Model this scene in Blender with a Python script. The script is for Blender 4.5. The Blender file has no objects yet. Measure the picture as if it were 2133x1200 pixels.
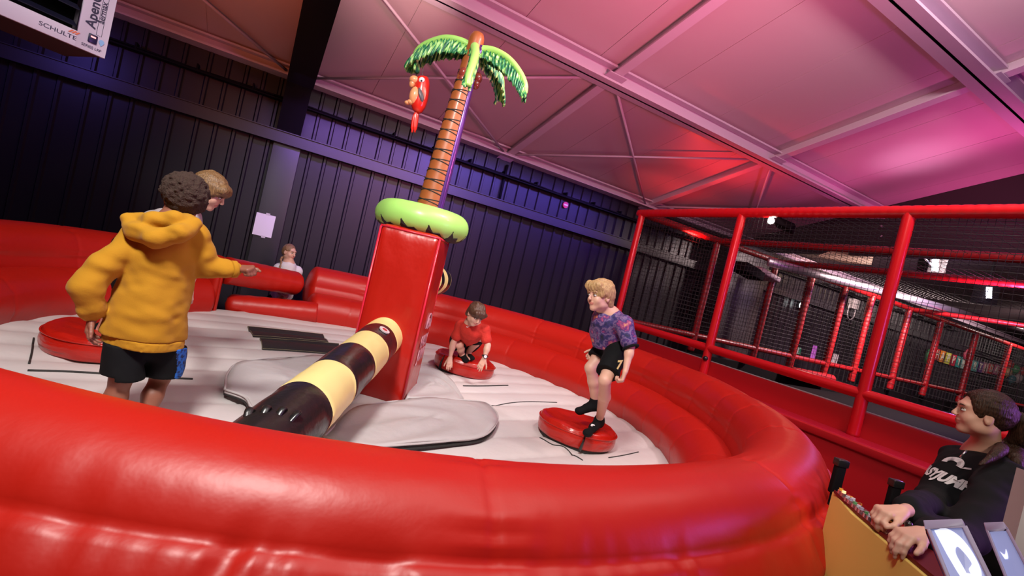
import bpy, bmesh, math, random
import numpy as np
from mathutils import Vector, Matrix
from mathutils.bvhtree import BVHTree
random.seed(7); np.random.seed(7)
SC = bpy.context.scene
COL = SC.collection
PI = math.pi

# ------------------------------------------------------------------ camera
F_PX, YAW, PITCH, ROLL, CAM = 1030.0, 27.7, -1.5, 13.4, Vector((0, 0, 1.7))
def cam_axes():
    y, p, r = map(math.radians, (YAW, PITCH, ROLL))
    F = Vector((math.sin(y)*math.cos(p), math.cos(y)*math.cos(p), math.sin(p)))
    R0 = Vector((math.cos(y), -math.sin(y), 0)); U0 = R0.cross(F)
    return math.cos(r)*R0+math.sin(r)*U0, math.cos(r)*U0-math.sin(r)*R0, F
CR, CU, CF = cam_axes()
def at(px, py, d):
    """point in the place that stands d metres deep at photo pixel px, py"""
    return CAM + (CR*((px-1066.5)/F_PX) + CU*((600-py)/F_PX) + CF)*d
def on(px, py, ax, v):
    r = CR*((px-1066.5)/F_PX) + CU*((600-py)/F_PX) + CF
    return CAM + r*((v-CAM[ax])/r[ax])
cd = bpy.data.cameras.new('camera'); cd.sensor_width = 36; cd.lens = F_PX/2133*36
cd.clip_start = .05
cam = bpy.data.objects.new('camera', cd); COL.objects.link(cam)
M = Matrix((CR, CU, -CF)).transposed().to_4x4(); M.translation = CAM
cam.matrix_world = M; SC.camera = cam

# ------------------------------------------------------------------ light
SC.view_settings.view_transform = 'Standard'; SC.view_settings.look = 'None'
SC.view_settings.exposure = 0.0; SC.view_settings.gamma = 1.0
SC.view_settings.use_curve_mapping = False
w = bpy.data.worlds.new('dim_hall'); SC.world = w; w.use_nodes = True
w.node_tree.nodes['Background'].inputs[0].default_value = (.55, .30, .42, 1)
w.node_tree.nodes['Background'].inputs[1].default_value = .055
def lamp(name, kind, loc, tgt, energy, col, size=.3, angle=60, blend=.6, length=None):
    l = bpy.data.lights.new(name, kind); l.energy = energy; l.color = col
    if kind == 'AREA': l.shape = 'DISK'; l.size = size
    if length: l.spread = math.radians(85)
    if length: l.shape = 'RECTANGLE'; l.size = length; l.size_y = size
    if kind == 'SPOT': l.spot_size = math.radians(angle); l.spot_blend = blend; l.shadow_soft_size = size
    if kind == 'POINT': l.shadow_soft_size = size
    o = bpy.data.objects.new(name, l); COL.objects.link(o); o.location = loc
    o.rotation_euler = (Vector(tgt)-Vector(loc)).to_track_quat('-Z', 'Y').to_euler()
    return o
lamp('key_floodlight', 'SPOT', (-1.0, .1, 4.9), (1.1, 3.9, .5), 1180, (1.0, .95, .90), .40, 78, .8)
lamp('attendant_fill', 'SPOT', (1.1, -.9, 3.0), (2.35, .95, 1.45), 130, (1.0, .88, .74), .12, 34, .6)  # added warm fill to brighten the attendant, not a fixture
lamp('arena_back_fill', 'SPOT', (2.5, 2.3, 4.6), (1.9, 5.9, .8), 420, (1.0, .93, .88), .3, 72, .8)  # added fill to lift the far arena tubes, not a hall lamp
lamp('fill_floodlight', 'AREA', (1.6, .7, 4.6), (1.3, 4.0, .9), 40, (1.0, .92, .86), 2.2)
lamp('violet_side_panel', 'AREA', (4.5, -.7, 2.0), (1.9, 1.2, 1.0), 48, (.60, .18, 1.0), 1.1)
lamp('blue_wall_wash', 'AREA', (3.9, 6.5, 3.45), (3.9, 7.6, 2.7), 40, (.16, .11, 1.0), .12, length=3.6)
lamp('violet_wall_wash', 'AREA', (1.3, 6.5, 3.4), (1.3, 7.6, 2.4), 30, (.36, .16, 1.0), .12, length=2.6)
lamp('left_wall_wash', 'SPOT', (-2.4, 6.3, 3.2), (-2.0, 7.6, 2.2), 26, (.20, .14, 1.0), .1, 120, .9)
lamp('pink_roof_wash', 'SPOT', (8.3, 2.6, 2.6), (8.2, 3.6, 4.7), 340, (1.0, .14, .48), .15, 110, 1)
lamp('rose_roof_wash', 'SPOT', (2.6, 2.2, 2.9), (3.0, 4.6, 4.5), 290, (1.0, .23, .34), .2, 150, 1)
lamp('violet_roof_wash', 'SPOT', (5.6, 0.2, 2.9), (5.6, 2.6, 4.9), 80, (.75, .12, .80), .2, 140, 1)
lamp('red_roof_wash', 'SPOT', (6.2, 5.9, 2.9), (6.2, 6.0, 4.2), 150, (1.0, .035, .03), .1, 130, 1)
lamp('amber_roof_wash', 'SPOT', (-.9, 4.6, 3.0), (-.9, 6.0, 4.2), 60, (1.0, .22, .05), .1, 120, 1)
lamp('warm_roof_glow', 'SPOT', (.9, 4.3, 3.5), (.75, 5.4, 4.3), 80, (1.0, .72, .60), .1, 70, 1)
lamp('roof_glare', 'SPOT', (7.9, 3.7, 3.7), (7.9, 3.9, 4.7), 16, (1.0, .75, 1.0), .08, 80, 1)  # added spot that makes the white glare patch on the roof
lamp('cage_light', 'AREA', (4.0, 1.0, 4.6), (6.5, 4.6, 1.5), 85, (1.0, .80, .78), .5)
lamp('far_cage_light', 'AREA', (11, 4.0, 3.7), (12, 7.6, 1.6), 420, (1.0, .74, .72), .6)
lamp('far_violet_light', 'POINT', (12.5, 4.4, 3.2), (0, 0, 0), 70, (.45, .25, 1.0), .15)
lamp('far_red_light', 'POINT', (16, 2.5, 3.0), (0, 0, 0), 50, (1.0, .15, .25), .15)
lamp('banner_light', 'AREA', (19.5, 5.0, 3.7), (20, 7.6, 1.6), 90, (1.0, .8, .75), .5)
lamp('far_amber_light', 'POINT', (11.5, 6.9, 3.35), (0, 0, 0), 22, (1.0, .66, .35), .1)

# ------------------------------------------------------------------ helpers
def mat(name, col, rough=.5, metal=0, coat=0, bump=None, emit=None, spec=None, sheen=0, var=None, alpha=1, trans=0):
    m = bpy.data.materials.new(name); m.use_nodes = True; nt = m.node_tree; b = nt.nodes['Principled BSDF']
    b.inputs['Base Color'].default_value = (*col, 1); b.inputs['Roughness'].default_value = rough
    b.inputs['Metallic'].default_value = metal; b.inputs['Coat Weight'].default_value = coat
    b.inputs['Coat Roughness'].default_value = .12; b.inputs['Sheen Weight'].default_value = sheen
    if spec is not None: b.inputs['Specular IOR Level'].default_value = spec
    if trans: b.inputs['Transmission Weight'].default_value = trans
    tc = nt.nodes.new('ShaderNodeTexCoord')
    if bump:
        sc_, st, dist = bump[:3]
        mp = nt.nodes.new('ShaderNodeMapping'); mp.inputs['Scale'].default_value = bump[3] if len(bump) > 3 else (1, 1, 1)
        nt.links.new(tc.outputs['Object'], mp.inputs[0])
        n = nt.nodes.new('ShaderNodeTexNoise'); n.inputs['Scale'].default_value = sc_; n.inputs['Detail'].default_value = 4
        nt.links.new(mp.outputs[0], n.inputs['Vector'])
        bp = nt.nodes.new('ShaderNodeBump'); bp.inputs['Strength'].default_value = st; bp.inputs['Distance'].default_value = dist
        nt.links.new(n.outputs[0], bp.inputs['Height']); nt.links.new(bp.outputs[0], b.inputs['Normal'])
    if var:
        sc_, stops = var[:2]
        mp = nt.nodes.new('ShaderNodeMapping'); mp.inputs['Scale'].default_value = var[2] if len(var) > 2 else (1, 1, 1)
        nt.links.new(tc.outputs['Object'], mp.inputs[0])
        n = nt.nodes.new('ShaderNodeTexNoise'); n.inputs['Scale'].default_value = sc_; n.inputs['Detail'].default_value = 5
        nt.links.new(mp.outputs[0], n.inputs['Vector'])
        r = nt.nodes.new('ShaderNodeValToRGB'); nt.links.new(n.outputs[0], r.inputs[0])
        el = r.color_ramp.elements
        for i, (p, c) in enumerate(stops):
            e = el[i] if i < 2 else el.new(p)
            e.position = p; e.color = (*c, 1)
        nt.links.new(r.outputs[0], b.inputs['Base Color'])
    if emit:
        b.inputs['Emission Color'].default_value = (*emit[0], 1); b.inputs['Emission Strength'].default_value = emit[1]
    return m

def link(name, me, m=None, parent=None):
    o = bpy.data.objects.new(name, me); COL.objects.link(o)
    if m is not None:
        for mm in (m if isinstance(m, (list, tuple)) else [m]): me.materials.append(mm)
    if parent is not None: o.parent = parent
    return o
def tag(o, label=None, cat=None, group=None, kind=None):
    if label: o['label'] = label
    if cat: o['category'] = cat
    if group: o['group'] = group
    if kind: o['kind'] = kind
    return o
def thing(name, label, cat, group=None, loc=(0, 0, 0)):
    o = bpy.data.objects.new(name, None); COL.objects.link(o); o.empty_display_size = .1; o.location = loc
    return tag(o, label, cat, group)

class MB:
    """collects faces, builds one mesh"""
    def __init__(s): s.v = []; s.f = []; s.mi = []
    def add(s, vs, fs, mi=0):
        n = len(s.v); s.v += [tuple(v) for v in vs]; s.f += [tuple(i+n for i in f) for f in fs]; s.mi += [mi]*len(fs)
    def box(s, c, sz, X=None, mi=0):
        X = X or Matrix.Identity(3); c = Vector(c); h = Vector(sz)/2
        vs = [c + X @ Vector((a*h.x, b*h.y, d*h.z)) for a in (-1, 1) for b in (-1, 1) for d in (-1, 1)]
        s.add(vs, [(0, 1, 3, 2), (4, 6, 7, 5), (0, 4, 5, 1), (2, 3, 7, 6), (0, 2, 6, 4), (1, 5, 7, 3)], mi)
    def tube(s, pts, rad, n=16, cap=True, mi=0, flat=1.0, ref=None):
        pts = [Vector(p) for p in pts]
        rr = rad if isinstance(rad, (list, tuple)) else [rad]*len(pts)
        base = len(s.v); u = None
        for i, p in enumerate(pts):
            t = (pts[min(i+1, len(pts)-1)]-pts[max(i-1, 0)]).normalized()
            if u is None:
                u = Vector(ref) if ref else (Vector((0, 0, 1)) if abs(t.z) < .9 else Vector((1, 0, 0)))
            u = (u - t*u.dot(t)).normalized(); v = t.cross(u)
            for k in range(n):
                a = 2*PI*k/n
                s.v.append(tuple(p + u*math.cos(a)*rr[i] + v*math.sin(a)*rr[i]*flat))
        for i in range(len(pts)-1):
            for k in range(n):
                a = base+i*n+k; b = base+i*n+(k+1) % n
                s.f.append((a, b, b+n, a+n)); s.mi.append(mi)
        if cap:
            s.f.append(tuple(base+k for k in range(n))[::-1]); s.mi.append(mi)
            e = base+(len(pts)-1)*n; s.f.append(tuple(e+k for k in range(n))); s.mi.append(mi)
    def prism(s, poly, d, mi=0):
        """poly: 3d points, d: extrusion vector"""
        d = Vector(d); n = len(poly); vs = [Vector(p) for p in poly]; vs += [p+d for p in vs]
        s.add(vs, [tuple(range(n))[::-1], tuple(range(n, 2*n))]+[(i, (i+1) % n, n+(i+1) % n, n+i) for i in range(n)], mi)
    def ell(s, c, r, X=None, n=16, m=10, mi=0):
        X = X or Matrix.Identity(3); c = Vector(c); vs = []
        for i in range(m+1):
            th = PI*i/m
            for k in range(n):
                a = 2*PI*k/n; vs.append(c + X @ Vector((r[0]*math.sin(th)*math.cos(a), r[1]*math.sin(th)*math.sin(a), r[2]*math.cos(th))))
        s.add(vs, [(i*n+k, (i+1)*n+k, (i+1)*n+(k+1) % n, i*n+(k+1) % n) for i in range(m) for k in range(n)], mi)
    def build(s, name, m=None, parent=None, smooth=False, bevel=0, sub=0, auto=None):
        me = bpy.data.meshes.new(name); me.from_pydata(s.v, [], s.f); me.validate(); 
        o = link(name, me, m, parent)
        bm = bmesh.new(); bm.from_mesh(me); bmesh.ops.remove_doubles(bm, verts=bm.verts, dist=1e-5); 
        bmesh.ops.recalc_face_normals(bm, faces=bm.faces); bm.to_mesh(me); bm.free()
        if isinstance(m, (list, tuple)) and len(me.polygons) == len(s.mi): me.polygons.foreach_set('material_index', s.mi)
        if smooth: me.polygons.foreach_set('use_smooth', [True]*len(me.polygons))
        if auto: me.polygons.foreach_set('use_smooth', [True]*len(me.polygons)); me.set_sharp_from_angle(angle=math.radians(auto))
        if bevel:
            b = o.modifiers.new('bevel', 'BEVEL'); b.width = bevel; b.segments = 3; b.limit_method = 'ANGLE'
            b.angle_limit = math.radians(40)
            me.polygons.foreach_set('use_smooth', [True]*len(me.polygons))
        if sub: q = o.modifiers.new('sub', 'SUBSURF'); q.levels = q.render_levels = sub
        return o
def rot(ax, deg): return Matrix.Rotation(math.radians(deg), 3, ax)
def bez(pts, n=24):
    """Catmull-Rom through pts"""
    P_ = [Vector(p) for p in pts]; P_ = [P_[0]*2-P_[1]]+P_+[P_[-1]*2-P_[-2]]; out = []
    seg = len(P_)-3
    for i in range(n+1):
        t = i/n*seg; k = min(int(t), seg-1); t -= k; a, b, c, d = P_[k:k+4]
        out.append(.5*((2*b)+(c-a)*t+(2*a-5*b+4*c-d)*t*t+(3*b-a-3*c+d)*t**3))
    return out
def textmesh(body, size, X, loc, name, m, parent, depth=.002, bold=0, align='CENTER', sx=1, shear=0):
    cu = bpy.data.curves.new(name, 'FONT'); cu.body = body; cu.size = size; cu.extrude = depth; cu.offset = bold
    cu.align_x = align; cu.align_y = 'CENTER'; cu.shear = shear
    t = bpy.data.objects.new('tmp_text', cu); COL.objects.link(t)
    me = bpy.data.meshes.new_from_object(t.evaluated_get(bpy.context.evaluated_depsgraph_get()))
    bpy.data.objects.remove(t); me.name = name
    T = X.to_4x4(); T.translation = Vector(loc); me.transform(T @ Matrix.Diagonal((sx, 1, 1, 1)))
    return link(name, me, m, parent)
def frame(x, z):
    """matrix with local x along x, local z along z (facing)"""
    x = Vector(x).normalized(); z = Vector(z); z = (z-x*z.dot(x)).normalized(); y = z.cross(x)
    return Matrix((x, y, z)).transposed()

# value noise in numpy (for real dents and folds in the meshes)
_N = np.random.RandomState(3).rand(64, 64, 64).astype(np.float32)
def vnoise(p, s):
    q = np.asarray(p)*s; i = np.floor(q).astype(int); f = q-i; f = f*f*(3-2*f); r = 0
    for dx in (0, 1):
        for dy in (0, 1):
            for dz in (0, 1):
                wgt = (f[:, 0] if dx else 1-f[:, 0])*(f[:, 1] if dy else 1-f[:, 1])*(f[:, 2] if dz else 1-f[:, 2])
                r = r + wgt*_N[(i[:, 0]+dx) % 64, (i[:, 1]+dy) % 64, (i[:, 2]+dz) % 64]
    return r-.5

# ------------------------------------------------------------------ materials
RED = (.45, .0105, .0045)
V_RED = mat('red_vinyl', RED, .40, coat=0, spec=.45, bump=(9, .10, .03))
V_RED2 = mat('red_vinyl_creased', RED, .28, coat=.2, bump=(7, .35, .04, (1, 1, 2.2)))
V_RED4 = mat('red_vinyl_pillar', RED, .30, coat=.2, bump=(3.5, .28, .05, (1, 1, .8)))
V_RED3 = mat('red_vinyl_pad', (.66, .012, .008), .38, coat=.1, bump=(5, .2, .02))
V_GREY = mat('pale_grey_vinyl', (.68, .63, .62), .48, bump=(6, .22, .03), var=(1.3, [(.3, (.64, .59, .585)), (.7, (.72, .67, .66))]))
V_GREY2 = mat('grey_vinyl_flap', (.55, .52, .52), .42, bump=(5, .35, .04))
V_BLK = mat('black_vinyl', (.012, .011, .011), .32, coat=.2, bump=(14, .3, .02))
V_BLK_M = mat('black_webbing', (.02, .019, .018), .7, bump=(60, .3, .01))
V_YEL = mat('pale_yellow_vinyl', (.90, .76, .30), .35, bump=(8, .15, .02))
V_LIME = mat('lime_vinyl', (.40, .78, .17), .38, coat=.1, bump=(8, .12, .02))
V_BROWN = mat('brown_vinyl', (.38, .105, .028), .42, coat=.1, bump=(10, .15, .02))
M_WALL = mat('black_painted_cladding', (.015, .011, .016), .42, spec=.35, bump=(30, .05, .01))
M_GIRT = mat('dark_painted_steel', (.022, .017, .023), .45)
M_ROOF = mat('pink_lit_roof_panel', (.52, .36, .41), .34, bump=(3, .10, .02, (1, .3, 1)))  # pink of the roof lighting is mixed into the panel colour
M_BEAM = mat('pale_painted_steel', (.55, .42, .52), .42)
M_BLACK = mat('matt_black', (.005, .004, .005), .8, spec=.12)
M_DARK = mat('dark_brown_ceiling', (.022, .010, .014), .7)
M_FLOOR = mat('dark_hall_floor', (.05, .045, .05), .5, var=(3, [(.3, (.04, .036, .04)), (.7, (.07, .06, .065))]))
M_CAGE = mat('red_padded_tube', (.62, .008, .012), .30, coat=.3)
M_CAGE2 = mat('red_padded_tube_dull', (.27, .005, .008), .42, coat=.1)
M_NET = mat('black_net', (.012, .010, .011), .7)
M_WHITE = mat('white_card', (.78, .74, .76), .6)

# ------------------------------------------------------------------ setting
YW, EZ, SL = 7.6, 3.65, .27
def rz(y): return EZ + SL*(YW-y)
mb = MB(); mb.box((12, 2, -.05), (50, 14, .1)); tag(mb.build('floor', M_FLOOR), kind='structure')
# corrugated back wall: pan and narrow rib repeated
mb = MB(); x = -7.0; prof = []
while x < 32:
    prof += [(x, 0), (x+.135, 0), (x+.150, -.028), (x+.178, -.028), (x+.193, 0)]; x += .205
    if int(x/.205) % 5 == 0: prof += [(x, 0), (x+.05, 0)]; x += .06
n = len(prof); vs = [(a, YW+b, z) for z in (-.05, 3.95) for a, b in prof]
mb.add(vs, [(i, i+1, n+i+1, n+i) for i in range(n-1)])
mb.box((12.5, YW+.06, 1.95), (39, .06, 4.0))
tag(mb.build('wall_back', M_WALL), kind='structure')
mb = MB(); mb.box((-7.05, 2, 2.5), (.1, 12, 6)); tag(mb.build('wall_left', M_WALL), kind='structure')
mb = MB(); mb.box((30.05, 2, 2.5), (.1, 12, 6)); tag(mb.build('wall_right', M_WALL), kind='structure')
# roof: pale panels with narrow grooves, running up the slope
XR = 9.38
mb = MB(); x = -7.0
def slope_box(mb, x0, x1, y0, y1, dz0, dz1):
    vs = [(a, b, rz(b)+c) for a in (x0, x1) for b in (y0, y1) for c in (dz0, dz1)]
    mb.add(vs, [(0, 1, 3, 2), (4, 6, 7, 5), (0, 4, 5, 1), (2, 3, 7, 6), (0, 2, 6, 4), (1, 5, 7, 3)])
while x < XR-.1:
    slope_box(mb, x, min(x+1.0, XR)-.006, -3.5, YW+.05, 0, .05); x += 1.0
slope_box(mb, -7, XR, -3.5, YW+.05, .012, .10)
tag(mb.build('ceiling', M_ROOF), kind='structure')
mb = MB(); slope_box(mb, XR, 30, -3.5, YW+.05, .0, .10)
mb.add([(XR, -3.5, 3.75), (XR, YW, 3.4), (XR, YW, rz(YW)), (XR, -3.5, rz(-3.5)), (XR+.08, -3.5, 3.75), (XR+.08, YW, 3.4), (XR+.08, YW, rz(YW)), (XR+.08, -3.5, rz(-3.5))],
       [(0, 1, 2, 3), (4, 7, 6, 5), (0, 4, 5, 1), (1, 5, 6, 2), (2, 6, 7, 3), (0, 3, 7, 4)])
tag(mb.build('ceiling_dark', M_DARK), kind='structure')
# girt and lower rail on the wall
mb = MB(); mb.box((11.5, YW-.07, 2.78), (37, .09, .15)); mb.box((11.5, YW-.075, 2.855), (37, .12, .012)); mb.box((11.5, YW-.075, 2.705), (37, .12, .012))
tag(mb.build('trim_1', M_GIRT), kind='structure')
mb = MB(); mb.box((.11, YW-.05, 1.4), (.34, .05, 2.62)); tag(mb.build('trim_2', M_GIRT, bevel=.004), kind='structure')
# eaves beam and the two purlins parallel to the wall (I sections)
def ibeam(name, x0, x1, y, h, wd, m):
    mb = MB(); z = rz(y)
    mb.box(((x0+x1)/2, y, z-h+.012), (x1-x0, wd, .024)); mb.box(((x0+x1)/2, y, z-.012), (x1-x0, wd, .024)); mb.box(((x0+x1)/2, y, z-h/2), (x1-x0, .03, h))
    return tag(mb.build(name, m), kind='structure')
ibeam('trim_3', -7, 30, YW-.14, .14, .25, M_BEAM)
ibeam('trim_4', .2, XR, 5.0, .20, .25, M_BEAM)
ibeam('trim_5', .2, XR, 2.66, .20, .27, M_BEAM)
# rafters up the slope
k = 6
for xr in (3.28, 6.38):
    mb = MB()
    for (dz0, dz1, wd) in ((-.12, -.10, .12), (-.10, 0, .025)):
        slope_box(mb, xr-wd/2, xr+wd/2, -3, YW-.1, dz0, dz1)
    tag(mb.build('trim_%d' % k, M_BEAM), kind='structure'); k += 1
def brace(a, b, r=.017, flat=False):
    global k
    mb = MB(); mb.tube([a, b], r, 8); tag(mb.build('trim_%d' % k, M_BEAM, smooth=True), kind='structure'); k += 1
def rp(x, y, dz=.09): return (x, y, rz(y)-dz)
for a, b in [((3.36, 7.39), (6.22, 5.15)), ((3.46, 5.13), (6.3, 7.45)), ((.2, 5.1), (3.2, 7.45)), ((.25, 7.35), (3.15, 5.1)),
             ((6.5, 7.4), (9.3, 5.1)), ((6.5, 5.1), (9.2, 7.4)), ((-2.7, 5.2), (-.1, 7.4))]:
    brace(rp(*a), rp(*b))
# gusset plates where beams meet
mb = MB()
for xr in (3.28, 6.38):
    for yy in (5.0, 2.66, YW-.12): mb.box((xr, yy, rz(yy)-.13), (.26, .26, .012), Matrix.Rotation(-math.atan(SL), 3, 'X'))
tag(mb.build('trim_%d' % k, M_BEAM), kind='structure'); k += 1
# black tapered column of the portal frame
mb = MB()
def colsec(z, d): return [(-.06, YW-.05, z), (-.06, YW-.08-d, z), (.24, YW-.08-d, z), (.24, YW-.05, z)]
a = colsec(2.86, .05); b = colsec(4.25, .95)
mb.add(a+b, [(0, 1, 2, 3), (7, 6, 5, 4), (0, 4, 5, 1), (1, 5, 6, 2), (2, 6, 7, 3), (3, 7, 4, 0)])
slope_box(mb, -.06, .24, -3, 6.75, -.55, -.0)
tag(mb.build('trim_%d' % k, M_BLACK), kind='structure'); k += 1
# cable tray with bundled cables under the eaves
ct = thing('cable_tray', 'black cable tray with bundled cables running high along the dark wall', 'cable tray')
mb = MB(); mb.box((7, YW-.12, 3.24), (26, .10, .02))
x = -6
while x < 20: mb.box((x, YW-.1, 3.28), (.02, .13, .09)); x += .62
mb.build('tray', M_BLACK, ct)
mb = MB()
for j in range(3): mb.tube([(-6+q*.5, YW-.15+.02*j, 3.265+.012*math.sin(q*1.7+j)) for q in range(52)], .011, 6)
mb.build('cable', M_BLACK, ct, smooth=True)
# drop pipe on the wall and round sign
mb = MB(); mb.tube([(3.35, YW-.05, 2.86), (3.35, YW-.05, 3.45)], .022, 8); tag(mb.build('trim_%d' % k, M_BLACK, smooth=True), kind='structure'); k += 1
# paper sheet taped to the wall
c = on(550, 469, 1, YW-.05); sh = thing('paper_notice', 'blank white paper sheet taped to the dark wall left of the standing girl', 'notice')
mb = MB(); mb.box((c.x, YW-.084, c.z), (.235, .004, .30)); mb.build('sheet', M_WHITE, sh)
for s, dz in ((1, .155), (-1, -.155)):
    mb = MB(); mb.box((c.x+.02, YW-.086, c.z+dz), (.05, .004, .03)); mb.build('tape', mat('tape', (.6, .56, .56), .4), sh)
# round no-entry style sign
c = on(1181, 427, 1, YW-.09); sg = thing('round_sign', 'small round red and white sign high on the corrugated wall', 'sign')
mb = MB(); mb.tube([(c.x, YW-.03, c.z), (c.x, YW-.05, c.z)], .055, 24); mb.build('disc', mat('sign_red', (.6, .03, .06), .4), sg)
mb = MB(); mb.box((c.x, YW-.055, c.z), (.075, .006, .022)); mb.build('bar', M_WHITE, sg)

# ------------------------------------------------------------------ inflatable arena
CX, CY, ZF = 1.02, 3.99, .56
arena = thing('inflatable_arena', 'large round red inflatable arena with pale grey bed filling the foreground', 'inflatable arena')
def arc_tube(name, R, z, r, a0, a1, m, parent, seams=(), gather=(), cap=None, seed=0, squash=1.0, nth=None, nph=48, circles=None):
    """ring tube from angle a0 to a1 (deg); seams: angles of the cross seams; gather: minor angles of lengthwise seams with puckers"""
    full = abs(a1-a0-360) < .1
    L = math.radians(a1-a0)*R; nth = nth or int(L/.016); th = np.radians(np.linspace(a0, a1, nth+1))
    if full: th = th[:-1]
    ph = np.linspace(0, 2*PI, nph, endpoint=False); T, Ph = np.meshgrid(th, ph, indexing='ij')
    rr = np.full_like(T, r)
    if circles:   # profile swollen to the outline of several overlapping chambers
        prof = np.zeros(nph)
        for (cr, cz, crad) in circles:
            b = (cr-R)*np.cos(ph)+(cz-z)*np.sin(ph); disc = b*b-((cr-R)**2+(cz-z)**2-crad**2)
            prof = np.maximum(prof, b+np.sqrt(np.maximum(disc, 0)))
        rr = rr*0+prof[None, :]
    for s in seams:
        d = np.abs((np.degrees(T)-s+180) % 360-180)*PI/180*R
        rr *= 1-.022*np.exp(-(d/.010)**2)-.010*np.exp(-(d/.09)**2)
        rr += .004*np.exp(-(d/.10)**2)*np.sin(Ph*19+np.sin(Ph*7)*2+s)
    pts = np.stack([T*R, Ph*r, 0*T+seed], -1).reshape(-1, 3)
    rr += (.010*vnoise(pts+7, 1.5)).reshape(T.shape)
    for g, amp in gather:
        dd = (Ph-math.radians(g)+PI) % (2*PI)-PI; d = np.abs(dd)
        n1 = vnoise(np.stack([T*R+.06*dd*np.sin(T*31), 0*T, 0*T+seed+g*.01], -1).reshape(-1, 3)+30, 15).reshape(T.shape)
        n2 = vnoise(np.stack([T*R, Ph*.3, 0*T+seed], -1).reshape(-1, 3)+50, 6).reshape(T.shape)
        ridge = (.5-np.abs(n1)*2)
        fade = np.where(dd < 0, np.exp(-(d/.42)**2), .55*np.exp(-(d/.30)**2))
        rr += amp*ridge*(.55+n2)*fade-.013*np.exp(-(d/.030)**2)
    cs = np.ones_like(T)
    if not full and cap:
        e0 = np.minimum((T-th[0]), (th[-1]-T))*R; q = np.clip(e0/cap, 0, 1)
        cs = np.sqrt(np.clip(1-(1-q)**2, 0, 1))*.999+.001
    rad = R+rr*np.cos(Ph)*cs*squash; zz = z+rr*np.sin(Ph)*cs
    V = np.stack([CX+rad*np.cos(T), CY+rad*np.sin(T), zz], -1).reshape(-1, 3)
    nt_ = len(th); I = np.arange(nt_*nph).reshape(nt_, nph); J = np.roll(I, -1, 1)
    if full: A, B = I, np.roll(I, -1, 0); C_, D = np.roll(J, -1, 0), J
    else: A, B, C_, D = I[:-1], I[1:], J[1:], J[:-1]
    F = np.stack([A, B, C_, D], -1).reshape(-1, 4)
    me = bpy.data.meshes.new(name); me.from_pydata(V.tolist(), [], F.tolist())
    me.polygons.foreach_set('use_smooth', [True]*len(me.polygons))
    return link(name, me, m, parent)
A0, A1 = 120.5, 457.0        # the entry gap lies between 97 and 120.5 degrees
seams_u = [133, 148, 163, 186, 214, 262, 286, 308, 322, 330, 339, 348, 357, 366, 378, 392, 409, 424, 442]
arc_tube('upper_tube', 2.95, .92, .24, A0, A1, V_RED, arena, seams_u, [(40.5, .027)], cap=.10, seed=1, nph=120, circles=[(2.93, 1.01, .205), (2.97, .87, .262)])
arc_tube('lower_tube', 2.66, .67, .235, A0, A1, V_RED, arena, [s+4 for s in seams_u], [], cap=.09, seed=2)
arc_tube('side_tube', 2.96, .50, .22, A0, A1, V_RED, arena, seams_u[::2], [], cap=.09, seed=5)
arc_tube('base_tube', 2.94, .22, .22, 0, 360, V_RED, arena, seams_u[::2], [], seed=4)
mb = MB()
for a_, tn in ((A0-.3, -1),):
    th_ = math.radians(a_+.8); X = Matrix.Rotation(th_, 3, 'Z')
    mb.box((CX+2.84*math.cos(th_), CY+2.84*math.sin(th_), .84), (.72, .10, .66), X)
mb.build('end_panel', V_RED, arena, bevel=.05)
# padded bed with soft parallel air chambers
BD = Vector((.976, .218, 0)); BN = Vector((-.218, .976, 0)); BP = .335
def bed_z(x, y):
    u = ((x-CX)*BN.x+(y-CY)*BN.y)/BP+.35
    r = math.hypot(x-CX, y-CY); s = abs(math.sin(PI*u))
    return ZF-.012+.026*(s**.45)-.0*r+.006*math.sin(3*x+1.3*y)
nr, na = 110, 300
V = []; F = []
for i in range(nr+1):
    r = 2.62*i/nr
    for j in range(na):
        a = 2*PI*j/na; x, y = CX+r*math.cos(a), CY+r*math.sin(a); V.append((x, y, bed_z(x, y)))
for i in range(nr):
    for j in range(na): F.append((i*na+j, (i+1)*na+j, (i+1)*na+(j+1) % na, i*na+(j+1) % na))
me = bpy.data.meshes.new('bed'); me.from_pydata(V, [], F); me.polygons.foreach_set('use_smooth', [True]*len(F)); link('bed', me, V_GREY, arena)
mb = MB(); mb.tube([(CX, CY, .02), (CX, CY, .5)], 2.6, 64); mb.build('bed_base', V_GREY, arena)
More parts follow.
